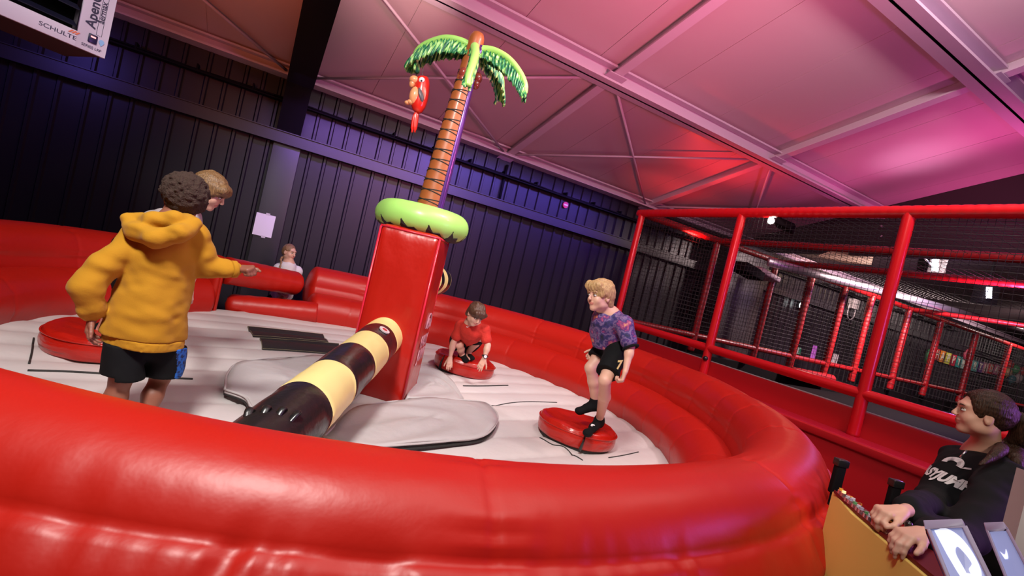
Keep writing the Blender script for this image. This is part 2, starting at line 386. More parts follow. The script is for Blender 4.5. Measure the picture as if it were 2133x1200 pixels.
# flaps of the bed round the pillar
def flap(name, pix, dz, m, th=.012, under=True, lift=None):
    P_ = [on(x, y, 2, ZF+.03) for x, y in pix]; c = sum(P_, Vector())/len(P_)
    L = bez(P_+[P_[0]], 70)[:-1]; n = len(L); V = [tuple(c+Vector((0, 0, dz)))]; F = []
    rings = 9
    for q in range(1, rings+1):
        for p in L:
            t = q/rings; z = dz*1.0 + .010*math.sin(7*p.x*t+5*p.y) + (lift(p) if lift else 0)*t*t
            w_ = c+(p-c)*t; V.append((w_.x, w_.y, ZF+.03+z))
    V[0] = (c.x, c.y, ZF+.03+dz)
    for j in range(n): F.append((0, 1+j, 1+(j+1) % n))
    for q in range(rings-1):
        for j in range(n): F.append((1+q*n+j, 1+(q+1)*n+j, 1+(q+1)*n+(j+1) % n, 1+q*n+(j+1) % n))
    me = bpy.data.meshes.new(name); me.from_pydata(V, [], F); me.polygons.foreach_set('use_smooth', [True]*len(F))
    o = link(name, me, m, arena); s = o.modifiers.new('thick', 'SOLIDIFY'); s.thickness = th; s.offset = 1
    mb = MB(); edge = L
    mb.tube([(p.x, p.y, ZF+.032+dz+(lift(p) if lift else 0)) for p in edge+[edge[0]]], .007, 6); mb.build('piping', V_GREY2, o, smooth=True)
    cc = c
    mb = MB(); mb.tube([(cc.x+(p.x-cc.x)*.985, cc.y+(p.y-cc.y)*.985, ZF+.016+dz*.6) for p in edge+[edge[0]]], .010, 6); mb.build('underside_edge', V_BLK_M, o, smooth=True)
    return o
flap('bed_flap', [(672, 923), (740, 944), (808, 942), (940, 930), (1007, 918), (1034, 886), (1027, 862), (1000, 846), (930, 842), (873, 843), (790, 850), (730, 868)], .035, V_GREY2)
flap('bed_flap', [(466, 822), (472, 787), (500, 763), (573, 753), (673, 748), (742, 752), (760, 800), (700, 850), (600, 880), (530, 866), (508, 838)], .030, V_GREY2)
flap('bed_flap', [(845, 836), (900, 839), (960, 840), (957, 822), (940, 798), (917, 777), (884, 764), (850, 770)], .012, V_GREY2)
# seams and black stitched patches on the bed
def bed_line(pix, r, m=V_BLK_M, name='seam'):
    P_ = bez([on(x, y, 2, ZF+.015) for x, y in pix], 30)
    mb = MB(); mb.tube([(p.x, p.y, bed_z(p.x, p.y)+.003) for p in P_], r, 6); return mb.build(name, m, arena, smooth=True)
bed_line([(57, 773), (160, 776), (300, 783), (402, 787)], .007)
bed_line([(70, 706), (66, 735), (60, 760)], .006)
bed_line([(965, 803), (1010, 804), (1058, 804)], .006)
bed_line([(1125, 909), (1150, 925), (1176, 930), (1214, 958)], .004)
bed_line([(1268, 952), (1300, 947), (1330, 941)], .004)
bed_line([(1160, 838), (1080, 836), (1000, 843)], .004)
patch_m = mat('black_patch', (.022, .021, .020), .6, bump=(80, .3, .01))
def bed_patch(quad):
    Q = [on(x, y, 2, ZF+.015) for x, y in quad]; V = []; F = []; N1, N2 = 24, 24
    for i in range(N1+1):
        for j in range(N2+1):
            u, v = i/N1, j/N2; p = (Q[0]*(1-u)+Q[1]*u)*(1-v)+(Q[3]*(1-u)+Q[2]*u)*v; V.append((p.x, p.y, bed_z(p.x, p.y)+.010))
    for i in range(N1):
        for j in range(N2): a = i*(N2+1)+j; F.append((a, a+1, a+N2+2, a+N2+1))
    me = bpy.data.meshes.new('anti_slip_patch'); me.from_pydata(V, [], F); o = link('anti_slip_patch', me, patch_m, arena)
    s = o.modifiers.new('thick', 'SOLIDIFY'); s.thickness = .01; s.offset = -1
    mb = MB(); E_ = [V[i*(N2+1)+1] for i in range(N1+1)]+[V[N1*(N2+1)+j] for j in range(N2)]+[V[i*(N2+1)+N2-1] for i in range(N1, -1, -1)]+[V[j] for j in range(N2, 0, -1)]
    mb.tube([(a, b, c+.004) for a, b, c in E_], .0015, 4); mb.build('stitching', mat('stitch_thread', (.30, .27, .16), .7), o)
bed_patch([(515, 682), (672, 697), (684, 714), (527, 702)])
bed_patch([(541, 704), (705, 716), (712, 738), (547, 728)])
# two finger tubes closing the entry
def finger(name, a, b, r, tip_at_b=True):
    a, b = Vector(a), Vector(b); L = (b-a).length; pts = []; rr = []
    for i in range(41):
        t = i/40; p = a+(b-a)*t; pts.append(p); e = (1-t)*L if tip_at_b else t*L
        rr.append(max(.004, r*math.sqrt(max(0, 1-(1-min(1, e/.10))**2.6)))*(1+.01*math.sin(i*1.1)))
    mb = MB(); mb.tube(pts, rr, 36); return mb.build(name, V_RED, arena, smooth=True)
finger('entry_tube', at(470, 563, 5.45), at(624, 592, 6.35), .150)
finger('entry_tube', at(660, 652, 6.15), at(468, 634, 5.75), .132)
mb = MB()
for s_ in range(26):
    a = 2*PI*s_/26
    p = at(644, 649, 6.12); X = frame(CF, CR)
# pods ------------------------------------------------------------------
def pod(label, c, r, h, tilt, yaw, grp='round red podiums on the bed'):
    t = thing('podium', label, 'podium', grp, (c[0], c[1], c[2]))
    mb = MB(); N = 96; prof = []
    for i in range(30):
        u = i/29*PI/2
        prof.append((r-.035*(1-math.sin(u)) if i < 15 else r-.0*(u), 0))
    prof = [(.001, 0), (r*.9, 0), (r*.97, .012), (r*1.0, h*.25), (r*1.015, h*.5), (r*1.0, h*.78), (r*.965, h*.96), (r*.90, h*1.03), (r*.75, h*1.03), (r*.5, h*.97), (r*.25, h*.93), (.001, h*.92)]
    prof2 = []
    for i in range(len(prof)-1):
        for q in range(4): t_ = q/4; prof2.append((prof[i][0]*(1-t_)+prof[i+1][0]*t_, prof[i][1]*(1-t_)+prof[i+1][1]*t_))
    prof2.append(prof[-1]); V = []
    for (a, b) in prof2:
        for j in range(N):
            th = 2*PI*j/N; V.append([a*math.cos(th), a*math.sin(th), b])
    V = np.array(V); top = V[:, 2] > h*.5
    nz = vnoise(V+c[0], 5)*.028+vnoise(V*[1, 1, .4]+c[1], 16)*.013
    V[:, 2] += nz*np.where(V[:, 2] > h*.3, 1, 0); rad = np.hypot(V[:, 0], V[:, 1])+1e-6
    k_ = 1+(vnoise(V*[1, 1, .5]+9, 14)*.03)*(rad > r*.8); V[:, 0] *= k_; V[:, 1] *= k_
    F = [(i*N+j, i*N+(j+1) % N, (i+1)*N+(j+1) % N, (i+1)*N+j) for i in range(len(prof2)-1) for j in range(N)]
    me = bpy.data.meshes.new('cover'); me.from_pydata(V.tolist(), [], F); me.polygons.foreach_set('use_smooth', [True]*len(F)); link('cover', me, V_RED2, t)
    mb = MB(); mb.tube([(r*1.012*math.cos(a), r*1.012*math.sin(a), h*.80) for a in np.linspace(0, 2*PI, 61)], .006, 6); mb.build('piping', V_RED2, t, smooth=True)
    mb = MB(); mb.tube([(0, 0, -.02), (0, 0, .03)], r*.90, 48); mb.build('base', V_BLK_M, t)
    mb = MB(); a = yaw
    for z0 in np.linspace(.01, h*.9, 2)[:1]:
        mb.tube([(r*1.02*math.cos(a), r*1.02*math.sin(a), .0), (r*1.045*math.cos(a+.02), r*1.045*math.sin(a+.02), h*.45), (r*1.015*math.cos(a+.05), r*1.015*math.sin(a+.05), h*.98)], [.016, .011, .004], 8, flat=.5)
    mb.build('strap', V_BLK, t, smooth=True)
    t.rotation_euler = tilt; return t
pod('round red vinyl podium under the boy in the purple patterned shirt', (2.45, 3.06, ZF+.012), .305, .135, (0, math.radians(2), 0), math.radians(-118))
pod('round red vinyl podium the crouching boy in the red shirt leans on', (2.19, 4.84, ZF+.008), .325, .155, (0, math.radians(3), 0), math.radians(200))
pod('round red vinyl podium partly hidden behind the boy in the yellow hoodie', (-.74, 4.10, ZF+.008), .33, .155, (0, 0, 0), math.radians(60))

# ------------------------------------------------------------------ turning machine in the middle
E1 = Vector((.890, -.457, 0)); E2 = Vector((.457, .890, 0)); PX = Matrix((E1, E2, Vector((0, 0, 1)))).transposed()
pc = Vector((1.17, 3.51, 0)) - E1*.225 + E2*.24
mach = thing('sweeper_machine', 'tall red padded box pillar with two striped sweeper arms in the middle of the arena', 'ride machine', None, (pc.x, pc.y, 0))
def local(p): return Vector(p)-Vector((pc.x, pc.y, 0))
def padbox(name, c, sz, X, m, parent, amp=.012, n=26):
    """soft padded box with dents"""
    bm = bmesh.new(); bmesh.ops.create_cube(bm, size=1); bmesh.ops.subdivide_edges(bm, edges=bm.edges, cuts=n, use_grid_fill=True)
    V = np.array([v.co[:] for v in bm.verts]); q = V*2
    S = np.array(sz)/2; rr = .035; inner = np.clip(V*sz, -(S-rr), S-rr); d = V*sz-inner; L = np.linalg.norm(d, axis=1, keepdims=True)+1e-9
    P_ = inner+d/np.maximum(L, 1e-6)*np.minimum(rr, np.maximum(L, rr*(L > 1e-5)))
    e = 1-np.max(np.sort(np.abs(q), axis=1)[:, 1:2], axis=1)
    nrm = (np.abs(q) > .999)*np.sign(q)
    bul = np.clip(e*2.5, 0, 1)*.012
    P_ += nrm*(bul[:, None] + (amp*1.6*vnoise(P_*[1, 1, .8]+3, 3.2)+amp*1.3*vnoise((P_ @ np.array([[1, 0, .5], [0, 1, .3], [0, 0, 1]]))*[1, 1, 1.6]+8, 7))[:, None])
    for v, p in zip(bm.verts, P_): v.co = Vector(c)+X @ Vector(p)
    me = bpy.data.meshes.new(name); bm.to_mesh(me); bm.free(); me.polygons.foreach_set('use_smooth', [True]*len(me.polygons))
    return link(name, me, m, parent)
pad = padbox('pillar', (0, 0, 1.20), (.45, .50, 1.30), PX, V_RED4, mach, amp=.007)
mb = MB()
for sx in (-1, 1):
    for sy in (-1, 1):
        p = E1*(.222*sx)+E2*(.247*sy); mb.tube([(p.x, p.y, .58), (p.x, p.y, 1.83)], .008, 8)
for z in (1.835,):
    c4 = [E1*.22*a+E2*.245*b for a, b in ((1, 1), (1, -1), (-1, -1), (-1, 1), (1, 1))]; mb.tube([(p.x, p.y, z) for p in c4], .008, 6)
mb.build('piping', mat('pink_red_piping', (.70, .02, .05), .3, coat=.4), pad, smooth=True)
mb = MB(); mb.tube([(0, 0, .50), (0, 0, .60)], .2, 32); mb.build('base', V_BLK_M, mach)
lg = mat('pale_pink_print', (.62, .30, .36), .4)
# printed emblem with lettering on the side of the pillar
XS = frame(E2, E1)   # text runs along E2, faces E1
pz = Vector((0, 0, 1.0))+E1*.243
mb = MB()
for a in np.linspace(.3, 2.6, 2):
    pass
arc = [pz+E2*(.03+.10*math.cos(t))+Vector((0, 0, .16+.09*math.sin(t))) for t in np.linspace(-.3, 3.4, 20)]
mb.tube(arc, .006, 6); arc = [pz+E2*(.03+.065*math.cos(t))+Vector((0, 0, .15+.06*math.sin(t))) for t in np.linspace(-.2, 3.3, 16)]; mb.tube(arc, .005, 6)
star = []
for q in range(10):
    rr_ = .045 if q % 2 == 0 else .019; a = PI/2+q*PI/5; star.append(pz+E2*(.03+rr_*math.cos(a))+Vector((0, 0, .165+rr_*math.sin(a))))
mb.prism(star, E1*.006); mb.build('emblem', lg, mach)
textmesh('EASY', .13, XS, pz+E2*.0+Vector((0, 0, .03)), 'lettering', lg, mach, bold=.002, sx=.95)
textmesh('JUMP', .13, XS, pz+E2*.0+Vector((0, 0, -.08)), 'lettering', lg, mach, bold=.002, sx=.95)
# striped arms
def striped_arm(a, b, r, stripes, tag_at=None):
    a, b = local(a), local(b); D = (b-a).normalized(); L = (b-a).length; mb = MB()
    X = frame(D, (0, 0, 1)); Y = X.col[1]; Z = Vector((0, 0, 1)); Z = (Z-D*Z.dot(D)).normalized(); N = 56
    edges = np.cumsum([0]+stripes); edges = edges/edges[-1]*L; rings = []; mis = []
    for s in range(len(stripes)):
        ts = np.linspace(edges[s], edges[s+1], 9)
        for q, t in enumerate(ts): rings.append((t, s % 2, q)); 
    V = []; F = []; MI = []
    for (t, s, q) in rings:
        e = min(1, (L-t)/.09); rad = r*(math.sqrt(max(.0004, 1-(1-e)**2)))
        for j in range(N):
            th = 2*PI*j/N; rr_ = rad*(1+.006*math.sin(5*th+t*9)); V.append(a+D*t+Y*(rr_*math.cos(th))+Z*(rr_*math.sin(th)))
    for i in range(len(rings)-1):
        if rings[i][0] == rings[i+1][0]: 
            pass
        for j in range(N): F.append((i*N+j, i*N+(j+1) % N, (i+1)*N+(j+1) % N, (i+1)*N+j)); MI.append(rings[i][1])
    V = np.array([v[:] for v in V]); c = np.array([(a+D*t)[:] for (t, s, q) in rings for _ in range(N)])
    dv = V-c; amp = 1+.05*vnoise(V+4, 9)+.03*vnoise(V+9, 22); V = c+dv*amp[:, None]
    me = bpy.data.meshes.new('arm'); me.from_pydata(V.tolist(), [], F); o = link('arm', me, [V_YEL, V_BLK], mach)
    me.polygons.foreach_set('material_index', MI); me.polygons.foreach_set('use_smooth', [True]*len(F)); return o, a, D, L, Y, Z
fc = Vector((pc.x, pc.y, 0))-E2*.24
arm_a = fc+Vector((0, 0, 1.035))-E1*.02
arm_b = Vector(at(562, 917, 1.93))
ad_ = (arm_b-arm_a).normalized()
arm, a_, D_, L_, Y_, Z_ = striped_arm(arm_a-ad_*.05, arm_b+ad_*.33, .142, [.25, .25, .32, .37, .36, .63])
tag(arm, 'front arm with pale yellow and black stripes')
# round silver label near the root, foam strap loops near the tip
q = on(799, 718, 2, 1.12); 
nd = (-CF*.55+Z_*.75+Y_*0).normalized(); lp = a_+D_*.36; sd = (Vector((0, 0, 1))*.55-CF*.8+CR*.35); sd = (sd-D_*sd.dot(D_)).normalized()
mb = MB(); mb.tube([lp+sd*.142, lp+sd*.150], .038, 28); mb.build('label_disc', mat('silver_label', (.7, .62, .62), .3), arm)
mb = MB(); mb.tube([lp+sd*.150, lp+sd*.152], .018, 20); mb.build('label_mark', mat('label_red', (.5, .05, .05), .4), arm)
for kk in range(4):
    pb = a_+D_*(L_-.36+.02*kk)+Z_*(.135-.012*abs(kk-1.5))+Y_*(.075-.045*kk); mb = MB()
    up = (Z_+Y_*(.5-.3*kk)).normalized()
    mb.tube(bez([pb-up*.01, pb+up*.022+D_*.03, pb-up*.01+D_*.07], 12), .008, 8, flat=2.0); mb.build('loop', V_BLK, arm, smooth=True)
back_a = Vector((pc.x, pc.y, 0))+E2*.2+Vector((0, 0, 1.50))
arm2 = striped_arm(back_a, back_a+E2*.72+E1*.13+Vector((0, 0, -.02)), .14, [.2, .10, .13, .10, .12, .12, .10])[0]
tag(arm2, 'far arm, striped black and deep yellow, seen end-on behind the pillar')
# lime ring
ring = thing('inflatable_ring', 'lime green inflatable ring lying on top of the red pillar', 'inflatable ring')
rc = Vector((1.14, 3.97, 1.955)); N1, N2 = 96, 28; V = []; F = []
for i in range(N1):
    th = 2*PI*i/N1
    for j in range(N2):
        p = 2*PI*j/N2; r_ = .118*(1+.02*math.sin(th*9)*max(0, math.cos(p))); V.append((rc.x+(.262+r_*math.cos(p))*math.cos(th), rc.y+(.262+r_*math.cos(p))*math.sin(th), rc.z+.98*r_*math.sin(p)))
for i in range(N1):
    for j in range(N2): F.append((i*N2+j, ((i+1) % N1)*N2+j, ((i+1) % N1)*N2+(j+1) % N2, i*N2+(j+1) % N2))
me = bpy.data.meshes.new('ring_body'); me.from_pydata(V, [], F); me.polygons.foreach_set('use_smooth', [True]*len(F)); link('ring_body', me, V_LIME, ring)
mb = MB(); NN = 44
def on_ring(th, p, o): r_ = .118+o; return (rc.x+(.262+r_*math.cos(p))*math.cos(th), rc.y+(.262+r_*math.cos(p))*math.sin(th), rc.z+.98*r_*math.sin(p))
for i in range(NN):
    th, th2 = 2*PI*i/NN, 2*PI*(i+1)/NN; hi = lambda q: math.radians(-18 if q % 4 == 0 else -48 if q % 4 == 1 else -42 if q % 4 == 2 else -62)
    for q in range(4):
        a0, a1 = [math.radians(-92)+(hi(i)-math.radians(-92))*u for u in (q/4, (q+1)/4)]; b0, b1 = [math.radians(-92)+(hi(i+1)-math.radians(-92))*u for u in (q/4, (q+1)/4)]
        V_ = [on_ring(th, a0, .004), on_ring(th2, b0, .004), on_ring(th2, b1, .004), on_ring(th, a1, .004)]; W2 = [on_ring(th, a0, -.004), on_ring(th2, b0, -.004), on_ring(th2, b1, -.004), on_ring(th, a1, -.004)]
        mb.add(V_+W2, [(0, 1, 2, 3), (7, 6, 5, 4), (0, 4, 5, 1), (1, 5, 6, 2), (2, 6, 7, 3), (3, 7, 4, 0)])
mb.build('black_print', V_BLK_M, ring)
# palm tree
palm = thing('inflatable_palm_tree', 'tall inflatable palm tree with brown criss-cross trunk and lime fronds', 'inflatable tree')
tb, tt = Vector((1.165, 3.985, 1.88)), Vector((1.245, 3.99, 3.56)); TD = (tt-tb).normalized()
mb = MB(); NP = 60; tr = lambda t: .112*(1-t)+.062*t
pts = [tb+(tt-tb)*(i/NP) for i in range(NP+1)]; rad = [tr(i/NP)*(1 if i < NP-1 else .93) for i in range(NP+1)]; rad[-1] = .045; mb.tube(pts, rad, 40)
trunk = mb.build('trunk', V_BROWN, palm, smooth=True)
U_ = Vector((1, 0, 0)); U_ = (U_-TD*U_.dot(TD)).normalized(); W_ = TD.cross(U_)
for sg in (1, -1):
    mb = MB(); pts = []
    for i in range(1900):
        t = .02+.80*i/1899; a = sg*i/1899*2*PI*16+.6; p = tb+(tt-tb)*t; pts.append(p+(U_*math.cos(a)+W_*math.sin(a))*(tr(t)+.001))
    mb.tube(pts, .0042, 5); mb.build('lattice_print', V_BLK_M, trunk)
mb = MB(); hl = (CR*.92-CF*.4).normalized(); 
mb.tube([tb+(tt-tb)*t+hl*(tr(t)*.80+.010) for t in np.linspace(.0, .93, 30)], [tr(t)*.34 for t in np.linspace(0, .93, 30)], 12); mb.build('highlight_strip', mat('violet_highlight', (.16, .05, .30), .22, metal=.6, coat=.5), palm, smooth=True)  # coloured strip standing in for the violet highlight down the trunk
leafm = mat('printed_leaf', (.1, .4, .1), .4, coat=.2, var=(30, [(.38, (.004, .075, .045)), (.50, (.015, .24, .08)), (.57, (.36, .66, .16)), (.68, (.60, .84, .42))], (1.4, 1.4, .30)))
def frond(pts, r0, r1, drop, side, n=36):
    P_ = bez(pts, n); fr = None
    mb = MB(); rr = [r0*(1-i/n)+r1*i/n for i in range(n+1)]; rr[-1] *= .5; rr[0] *= .7; mb.tube(P_, rr, 20)
    fr = mb.build('frond', V_LIME, palm, smooth=True)
    for s in (-1, 1):
        V = []; F = []; K = 6; nn = n*3; Q = bez(pts, nn)
        for i in range(nn+1):
            t = i/nn; T_ = (Q[min(i+1, nn)]-Q[max(i-1, 0)]).normalized(); sd_ = T_.cross(Vector((0, 0, 1))).normalized()
            dl = drop*(math.sin(PI*min(1, .10+t*.90))**.55)*(1+.07*math.sin(i*1.9)+.06*math.sin(i*.77))
            for q in range(K+1):
                u = q/K; V.append(Q[i]+Vector((0, 0, -1))*(dl*u+r0*.3)+sd_*s*(side*math.sin(u*1.5)+.012+.010*math.sin(i*1.3))*1.0+T_*dl*u*.30)
        for i in range(nn):
            for q in range(K):
                a = i*(K+1)+q; F.append((a, a+1, a+K+2, a+K+1))
        me = bpy.data.meshes.new('leaf_blade'); me.from_pydata([v[:] for v in V], [], F); me.polygons.foreach_set('use_smooth', [True]*len(F))
        o = link('leaf_blade', me, leafm, fr); sm = o.modifiers.new('thick', 'SOLIDIFY'); sm.thickness = .004
hub = at(990, 103, 4.06)
frond([hub, at(960, 86, 4.06), at(925, 80, 4.08), at(885, 93, 4.12), at(866, 112, 4.15), at(868, 132, 4.16)], .034, .020, .150, .045)
frond([hub+Vector((0, 0, .0)), at(1025, 105, 4.03), at(1058, 122, 3.98), at(1082, 150, 3.93), at(1094, 176, 3.90), at(1094, 196, 3.9)], .034, .018, .12, .04)
frond([hub+CF*.03, at(1020, 120, 4.2), at(1040, 145, 4.35), at(1047, 180, 4.45), at(1042, 212, 4.5)], .03, .014, .12, .03)
frond([hub-CF*.06, at(990, 112, 3.9), at(984, 135, 3.8), at(976, 160, 3.75), at(974, 180, 3.74)], .036, .024, .055, .02)
for (x, y, d, c) in ((966, 152, 4.02, 0), (994, 163, 4.05, 0)):
    p = at(x, y, d); mb = MB(); mb.ell(p, (.042, .042, .048)); mb.ell(p+Vector((0, 0, -.05)), (.034, .034, .042)); mb.build('coconut', mat('coconut_vinyl', (.28, .05, .035), .22, coat=.6), palm, smooth=True)

# ------------------------------------------------------------------ hanging parrot
pr = thing('inflatable_parrot', 'red inflatable parrot with peach belly hanging by a string from the palm frond', 'inflatable parrot')
PEACH = mat('peach_vinyl', (.85, .36, .16), .3, coat=.3); SCAR = mat('scarlet_vinyl', (.70, .02, .012), .28, coat=.4)
GRY = mat('grey_print', (.10, .09, .10), .4); EYW = mat('white_print', (.85, .8, .82), .4)
pd = 4.12; S_ = pd/F_PX
def pp(x, y, dd=0): return at(x, y, pd+dd)
mb = MB(); P_ = bez([pp(880, 160), pp(880, 175), pp(876, 200), pp(872, 218), pp(870, 232), pp(869, 236)], 30)
mb.tube(P_, [.012]+[ .062*math.sin(PI*min(1, .16+.84*i/30)) ** .6*(1 if i < 20 else 1-.05*(i-20)) + .004 for i in range(1, 31)], 24); body = mb.build('body', SCAR, pr, smooth=True)
mb = MB(); mb.ell(pp(864, 199, -.035), (.045, .045, .075), PX); mb.build('belly', PEACH, pr, smooth=True)
mb = MB(); mb.ell(pp(863, 167, -.02), (.042, .042, .036)); mb.ell(pp(859, 174, -.02), (.026, .03, .038)); mb.build('beak', PEACH, pr, smooth=True)
mb = MB(); mb.ell(pp(879, 168, -.045), (.028, .022, .028)); e = mb.build('eye', EYW, pr, smooth=True)
mb = MB(); mb.ell(pp(878, 168, -.066), (.008, .007, .008)); mb.build('pupil', V_BLK, e, smooth=True)
mb = MB(); mb.tube(bez([pp(875, 178, -.05), pp(876, 192, -.06), pp(879, 206, -.055), pp(879, 216, -.04)], 14), [.008, .012, .016, .018, .02, .021, .022, .021, .02, .018, .016, .013, .010, .007, .004], 10, flat=.5); mb.build('wing', GRY, pr, smooth=True)
mb = MB(); mb.tube(bez([pp(881, 180, -.05), pp(884, 195, -.055), pp(884, 208, -.045)], 12), [.012, .015, .018, .02, .02, .018, .016, .014, .011, .009, .007, .005, .003], 10, flat=.5); mb.build('wing', mat('rose_print', (.8, .25, .2), .35), pr, smooth=True)
mb = MB(); mb.ell(pp(855, 213, -.03), (.030, .032, .022)); mb.ell(pp(848, 214, -.03), (.022, .024, .018)); mb.ell(pp(864, 209, -.03), (.026, .03, .026)); mb.build('foot', PEACH, pr, smooth=True)
for dx in (-3, 3):
    mb = MB(); mb.tube(bez([pp(869, 231), pp(865+dx*.5, 248), pp(861+dx, 276)], 14), [.012+.010*math.sin(PI*min(1, i/14)) if i < 13 else .008 for i in range(15)], 12, flat=.5); mb.build('tail', SCAR, pr, smooth=True)
mb = MB(); mb.tube([pp(879, 162), at(882, 142, 4.13)], .0025, 5); mb.build('string', V_BLK, pr)

# ------------------------------------------------------------------ hanging heater
ht = thing('heater_unit', 'white hanging air heater with black louvre opening at the top left corner', 'heater')
hp = at(218, 122, 3.2); HX = Vector((.80, .60, 0)); HN = Vector((.60, -.80, 0)); UZ = Vector((0, 0, 1)); HM = Matrix((HX, -HN, UZ)).transposed()
def H(a, b, c): return hp+HX*a*.68-HN*c*.68+UZ*b*.68     # a to the right, b up, c into the unit
whitep = mat('white_coated_steel', (.66, .58, .70), .45)
mb = MB()
def hb(mb, a0, a1, b0, b1, c0, c1, mi=0): mb.box(H((a0+a1)/2, (b0+b1)/2, (c0+c1)/2), ((a1-a0)*.68, (c1-c0)*.68, (b1-b0)*.68), HM, mi)
hb(mb, -.235, 0, 0, .95, 0, .04); hb(mb, -1.5, -.235, 0, .135, 0, .04); hb(mb, -1.5, -.235, .85, .95, 0, .04); hb(mb, -1.5, -1.40, 0, .95, 0, .04)
hb(mb, -1.5, 0, .93, .95, .04, .75); hb(mb, -.02, 0, .02, .93, .04, .75); hb(mb, -1.5, -1.48, .02, .93, .04, .75)
mb.build('housing', whitep, ht, bevel=.003)
mb = MB(); hb(mb, -1.48, -.02, .02, .93, .70, .74); mb.build('back', M_BLACK, ht)
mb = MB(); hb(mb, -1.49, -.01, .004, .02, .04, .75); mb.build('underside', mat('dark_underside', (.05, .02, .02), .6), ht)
for q in range(5):
    mb = MB(); z = .20+q*.15; mb.box(H(-.82, z, .06), (.79, .06, .006), HM @ rot('X', 35)); mb.build('louvre', mat('louvre_metal', (.02, .02, .05), .3, metal=.5), ht)
HT = Matrix((HX, UZ, HN)).transposed(); dk = mat('dark_print', (.03, .025, .06), .5)
textmesh('SCHULTE', .034, HT, H(-.365, .064, -.001), 'lettering', dk, ht, .001, sx=1.28)
textmesh('SERIES LRP', .024, HT, H(-.115, .045, -.001), 'lettering', dk, ht, .001, sx=.95)
HT2 = Matrix((UZ, -HX, HN)).transposed()
textmesh('ApenGroup', .076, HT2, H(-.150, .215, -.001), 'lettering', dk, ht, .001, bold=.0016, align='LEFT')
textmesh('aermax', .046, HT2, H(-.083, .290, -.001), 'lettering', dk, ht, .001, align='LEFT', bold=.0006)
mb = MB(); hb(mb, -.155, -.085, .085, .165, -.014, 0); ctl = mb.build('control_screen', mat('navy_plastic', (.015, .012, .05), .3), ht, bevel=.008)
mb = MB(); hb(mb, -.140, -.102, .134, .146, -.017, -.012); mb.build('display', mat('lit_display', (.8, .2, .2), .4, emit=((1, .25, .25), 2.5)), ctl)
mb = MB(); hp_ = [H(-.05+.021*math.cos(t), .128+.021*math.sin(t), -.002) for t in np.linspace(-.5, PI+.5, 14)]+[H(-.05, .088, -.002)]; mb.prism(hp_, HN*.003); mb.build('badge', mat('pale_blue_print', (.25, .45, .75), .4), ht)
for q in range(3):
    mb = MB(); a = -.300+q*.024; mb.prism([H(a, .100, -.002), H(a+.014, .100, -.002), H(a+.038, .126, -.002), H(a+.024, .126, -.002)], HN*.002); mb.build('orange_stripe', mat('orange_print', (.75, .16, .06), .4), ht)
mb = MB(); fr_ = [H(-.10, .175, -.001), H(-.058, .175, -.001), H(-.058, .60, -.001), H(-.10, .60, -.001), H(-.10, .175, -.001)]; mb.tube(fr_, .0012, 4); mb.build('label_outline', dk, ht)
for a in (-.3, -1.2):
    mb = MB(); p = H(a, .95, .35); mb.tube([p, (p.x, p.y, rz(p.y)+.02)], .012, 8); mb.build('hanger_rod', M_GIRT, ht, smooth=True)

# ------------------------------------------------------------------ net cage
XC, YB, ZT, ZR = 5.0, 5.96, 3.07, 1.385
cage = thing('net_cage', 'large red padded tube frame with black safety nets around the trampoline court', 'net cage')
def rail(name, a, b, r, m, wrap=True):
    a, b = Vector(a), Vector(b); L = (b-a).length; n = max(4, int(L/.022)); n = min(n, 420)
    mb = MB(); mb.tube([a+(b-a)*(i/n) for i in range(n+1)], [r*(1-(.06 if wrap and (i % 4 == 0) else 0)) for i in range(n+1)], 20)
    return mb.build(name, m, cage, smooth=True)
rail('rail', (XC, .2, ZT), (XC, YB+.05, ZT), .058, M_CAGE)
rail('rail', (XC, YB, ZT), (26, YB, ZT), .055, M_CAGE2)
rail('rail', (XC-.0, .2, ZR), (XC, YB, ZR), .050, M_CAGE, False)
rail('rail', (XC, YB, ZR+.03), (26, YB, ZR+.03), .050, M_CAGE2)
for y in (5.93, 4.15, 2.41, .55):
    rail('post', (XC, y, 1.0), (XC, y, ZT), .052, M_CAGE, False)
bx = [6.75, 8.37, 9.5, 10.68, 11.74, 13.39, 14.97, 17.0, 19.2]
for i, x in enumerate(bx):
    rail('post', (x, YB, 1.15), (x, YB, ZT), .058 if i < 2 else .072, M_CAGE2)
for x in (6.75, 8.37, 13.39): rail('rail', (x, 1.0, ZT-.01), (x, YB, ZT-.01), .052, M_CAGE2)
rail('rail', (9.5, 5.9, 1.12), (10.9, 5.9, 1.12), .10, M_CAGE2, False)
def net(o, u, v, nu, nv, cell, r=.0022, name='net'):
    o, u, v = Vector(o), Vector(u), Vector(v); mb = MB(); w_ = u.cross(v)
    def strand(a, b, s):
        vs = []
        for p in (a, b):
            for q in range(3): t = 2*PI*q/3; vs.append(p+s*(r*math.cos(t))+w_*(r*math.sin(t)))
        mb.add(vs, [(0, 1, 4, 3), (1, 2, 5, 4), (2, 0, 3, 5)])
    for i in range(nu+1):
        L = nv*cell; K = 8
        pts = [o+u*(i*cell+.012*math.sin(i*.9+q*1.3))+v*(L*q/K) for q in range(K+1)]
        for q in range(K): strand(pts[q], pts[q+1], u)
    for j in range(nv+1):
        K = max(8, nu//5); L = nu*cell
        pts = [o+v*(j*cell+.008*math.sin(j*.7+q*.8))+u*(L*q/K) for q in range(K+1)]
        for q in range(K): strand(pts[q], pts[q+1], v)
    return mb.build(name, M_NET, cage)
net((XC, .55, ZR), (0, 1, 0), (0, 0, 1), 108, 33, .05)
net((XC, YB, ZR), (1, 0, 0), (0, 0, 1), 240, 24, .07, .003)
net((XC, 1.0, ZT), (0, 1, 0), (1, 0, 0), 49, 60, .10, .0025)
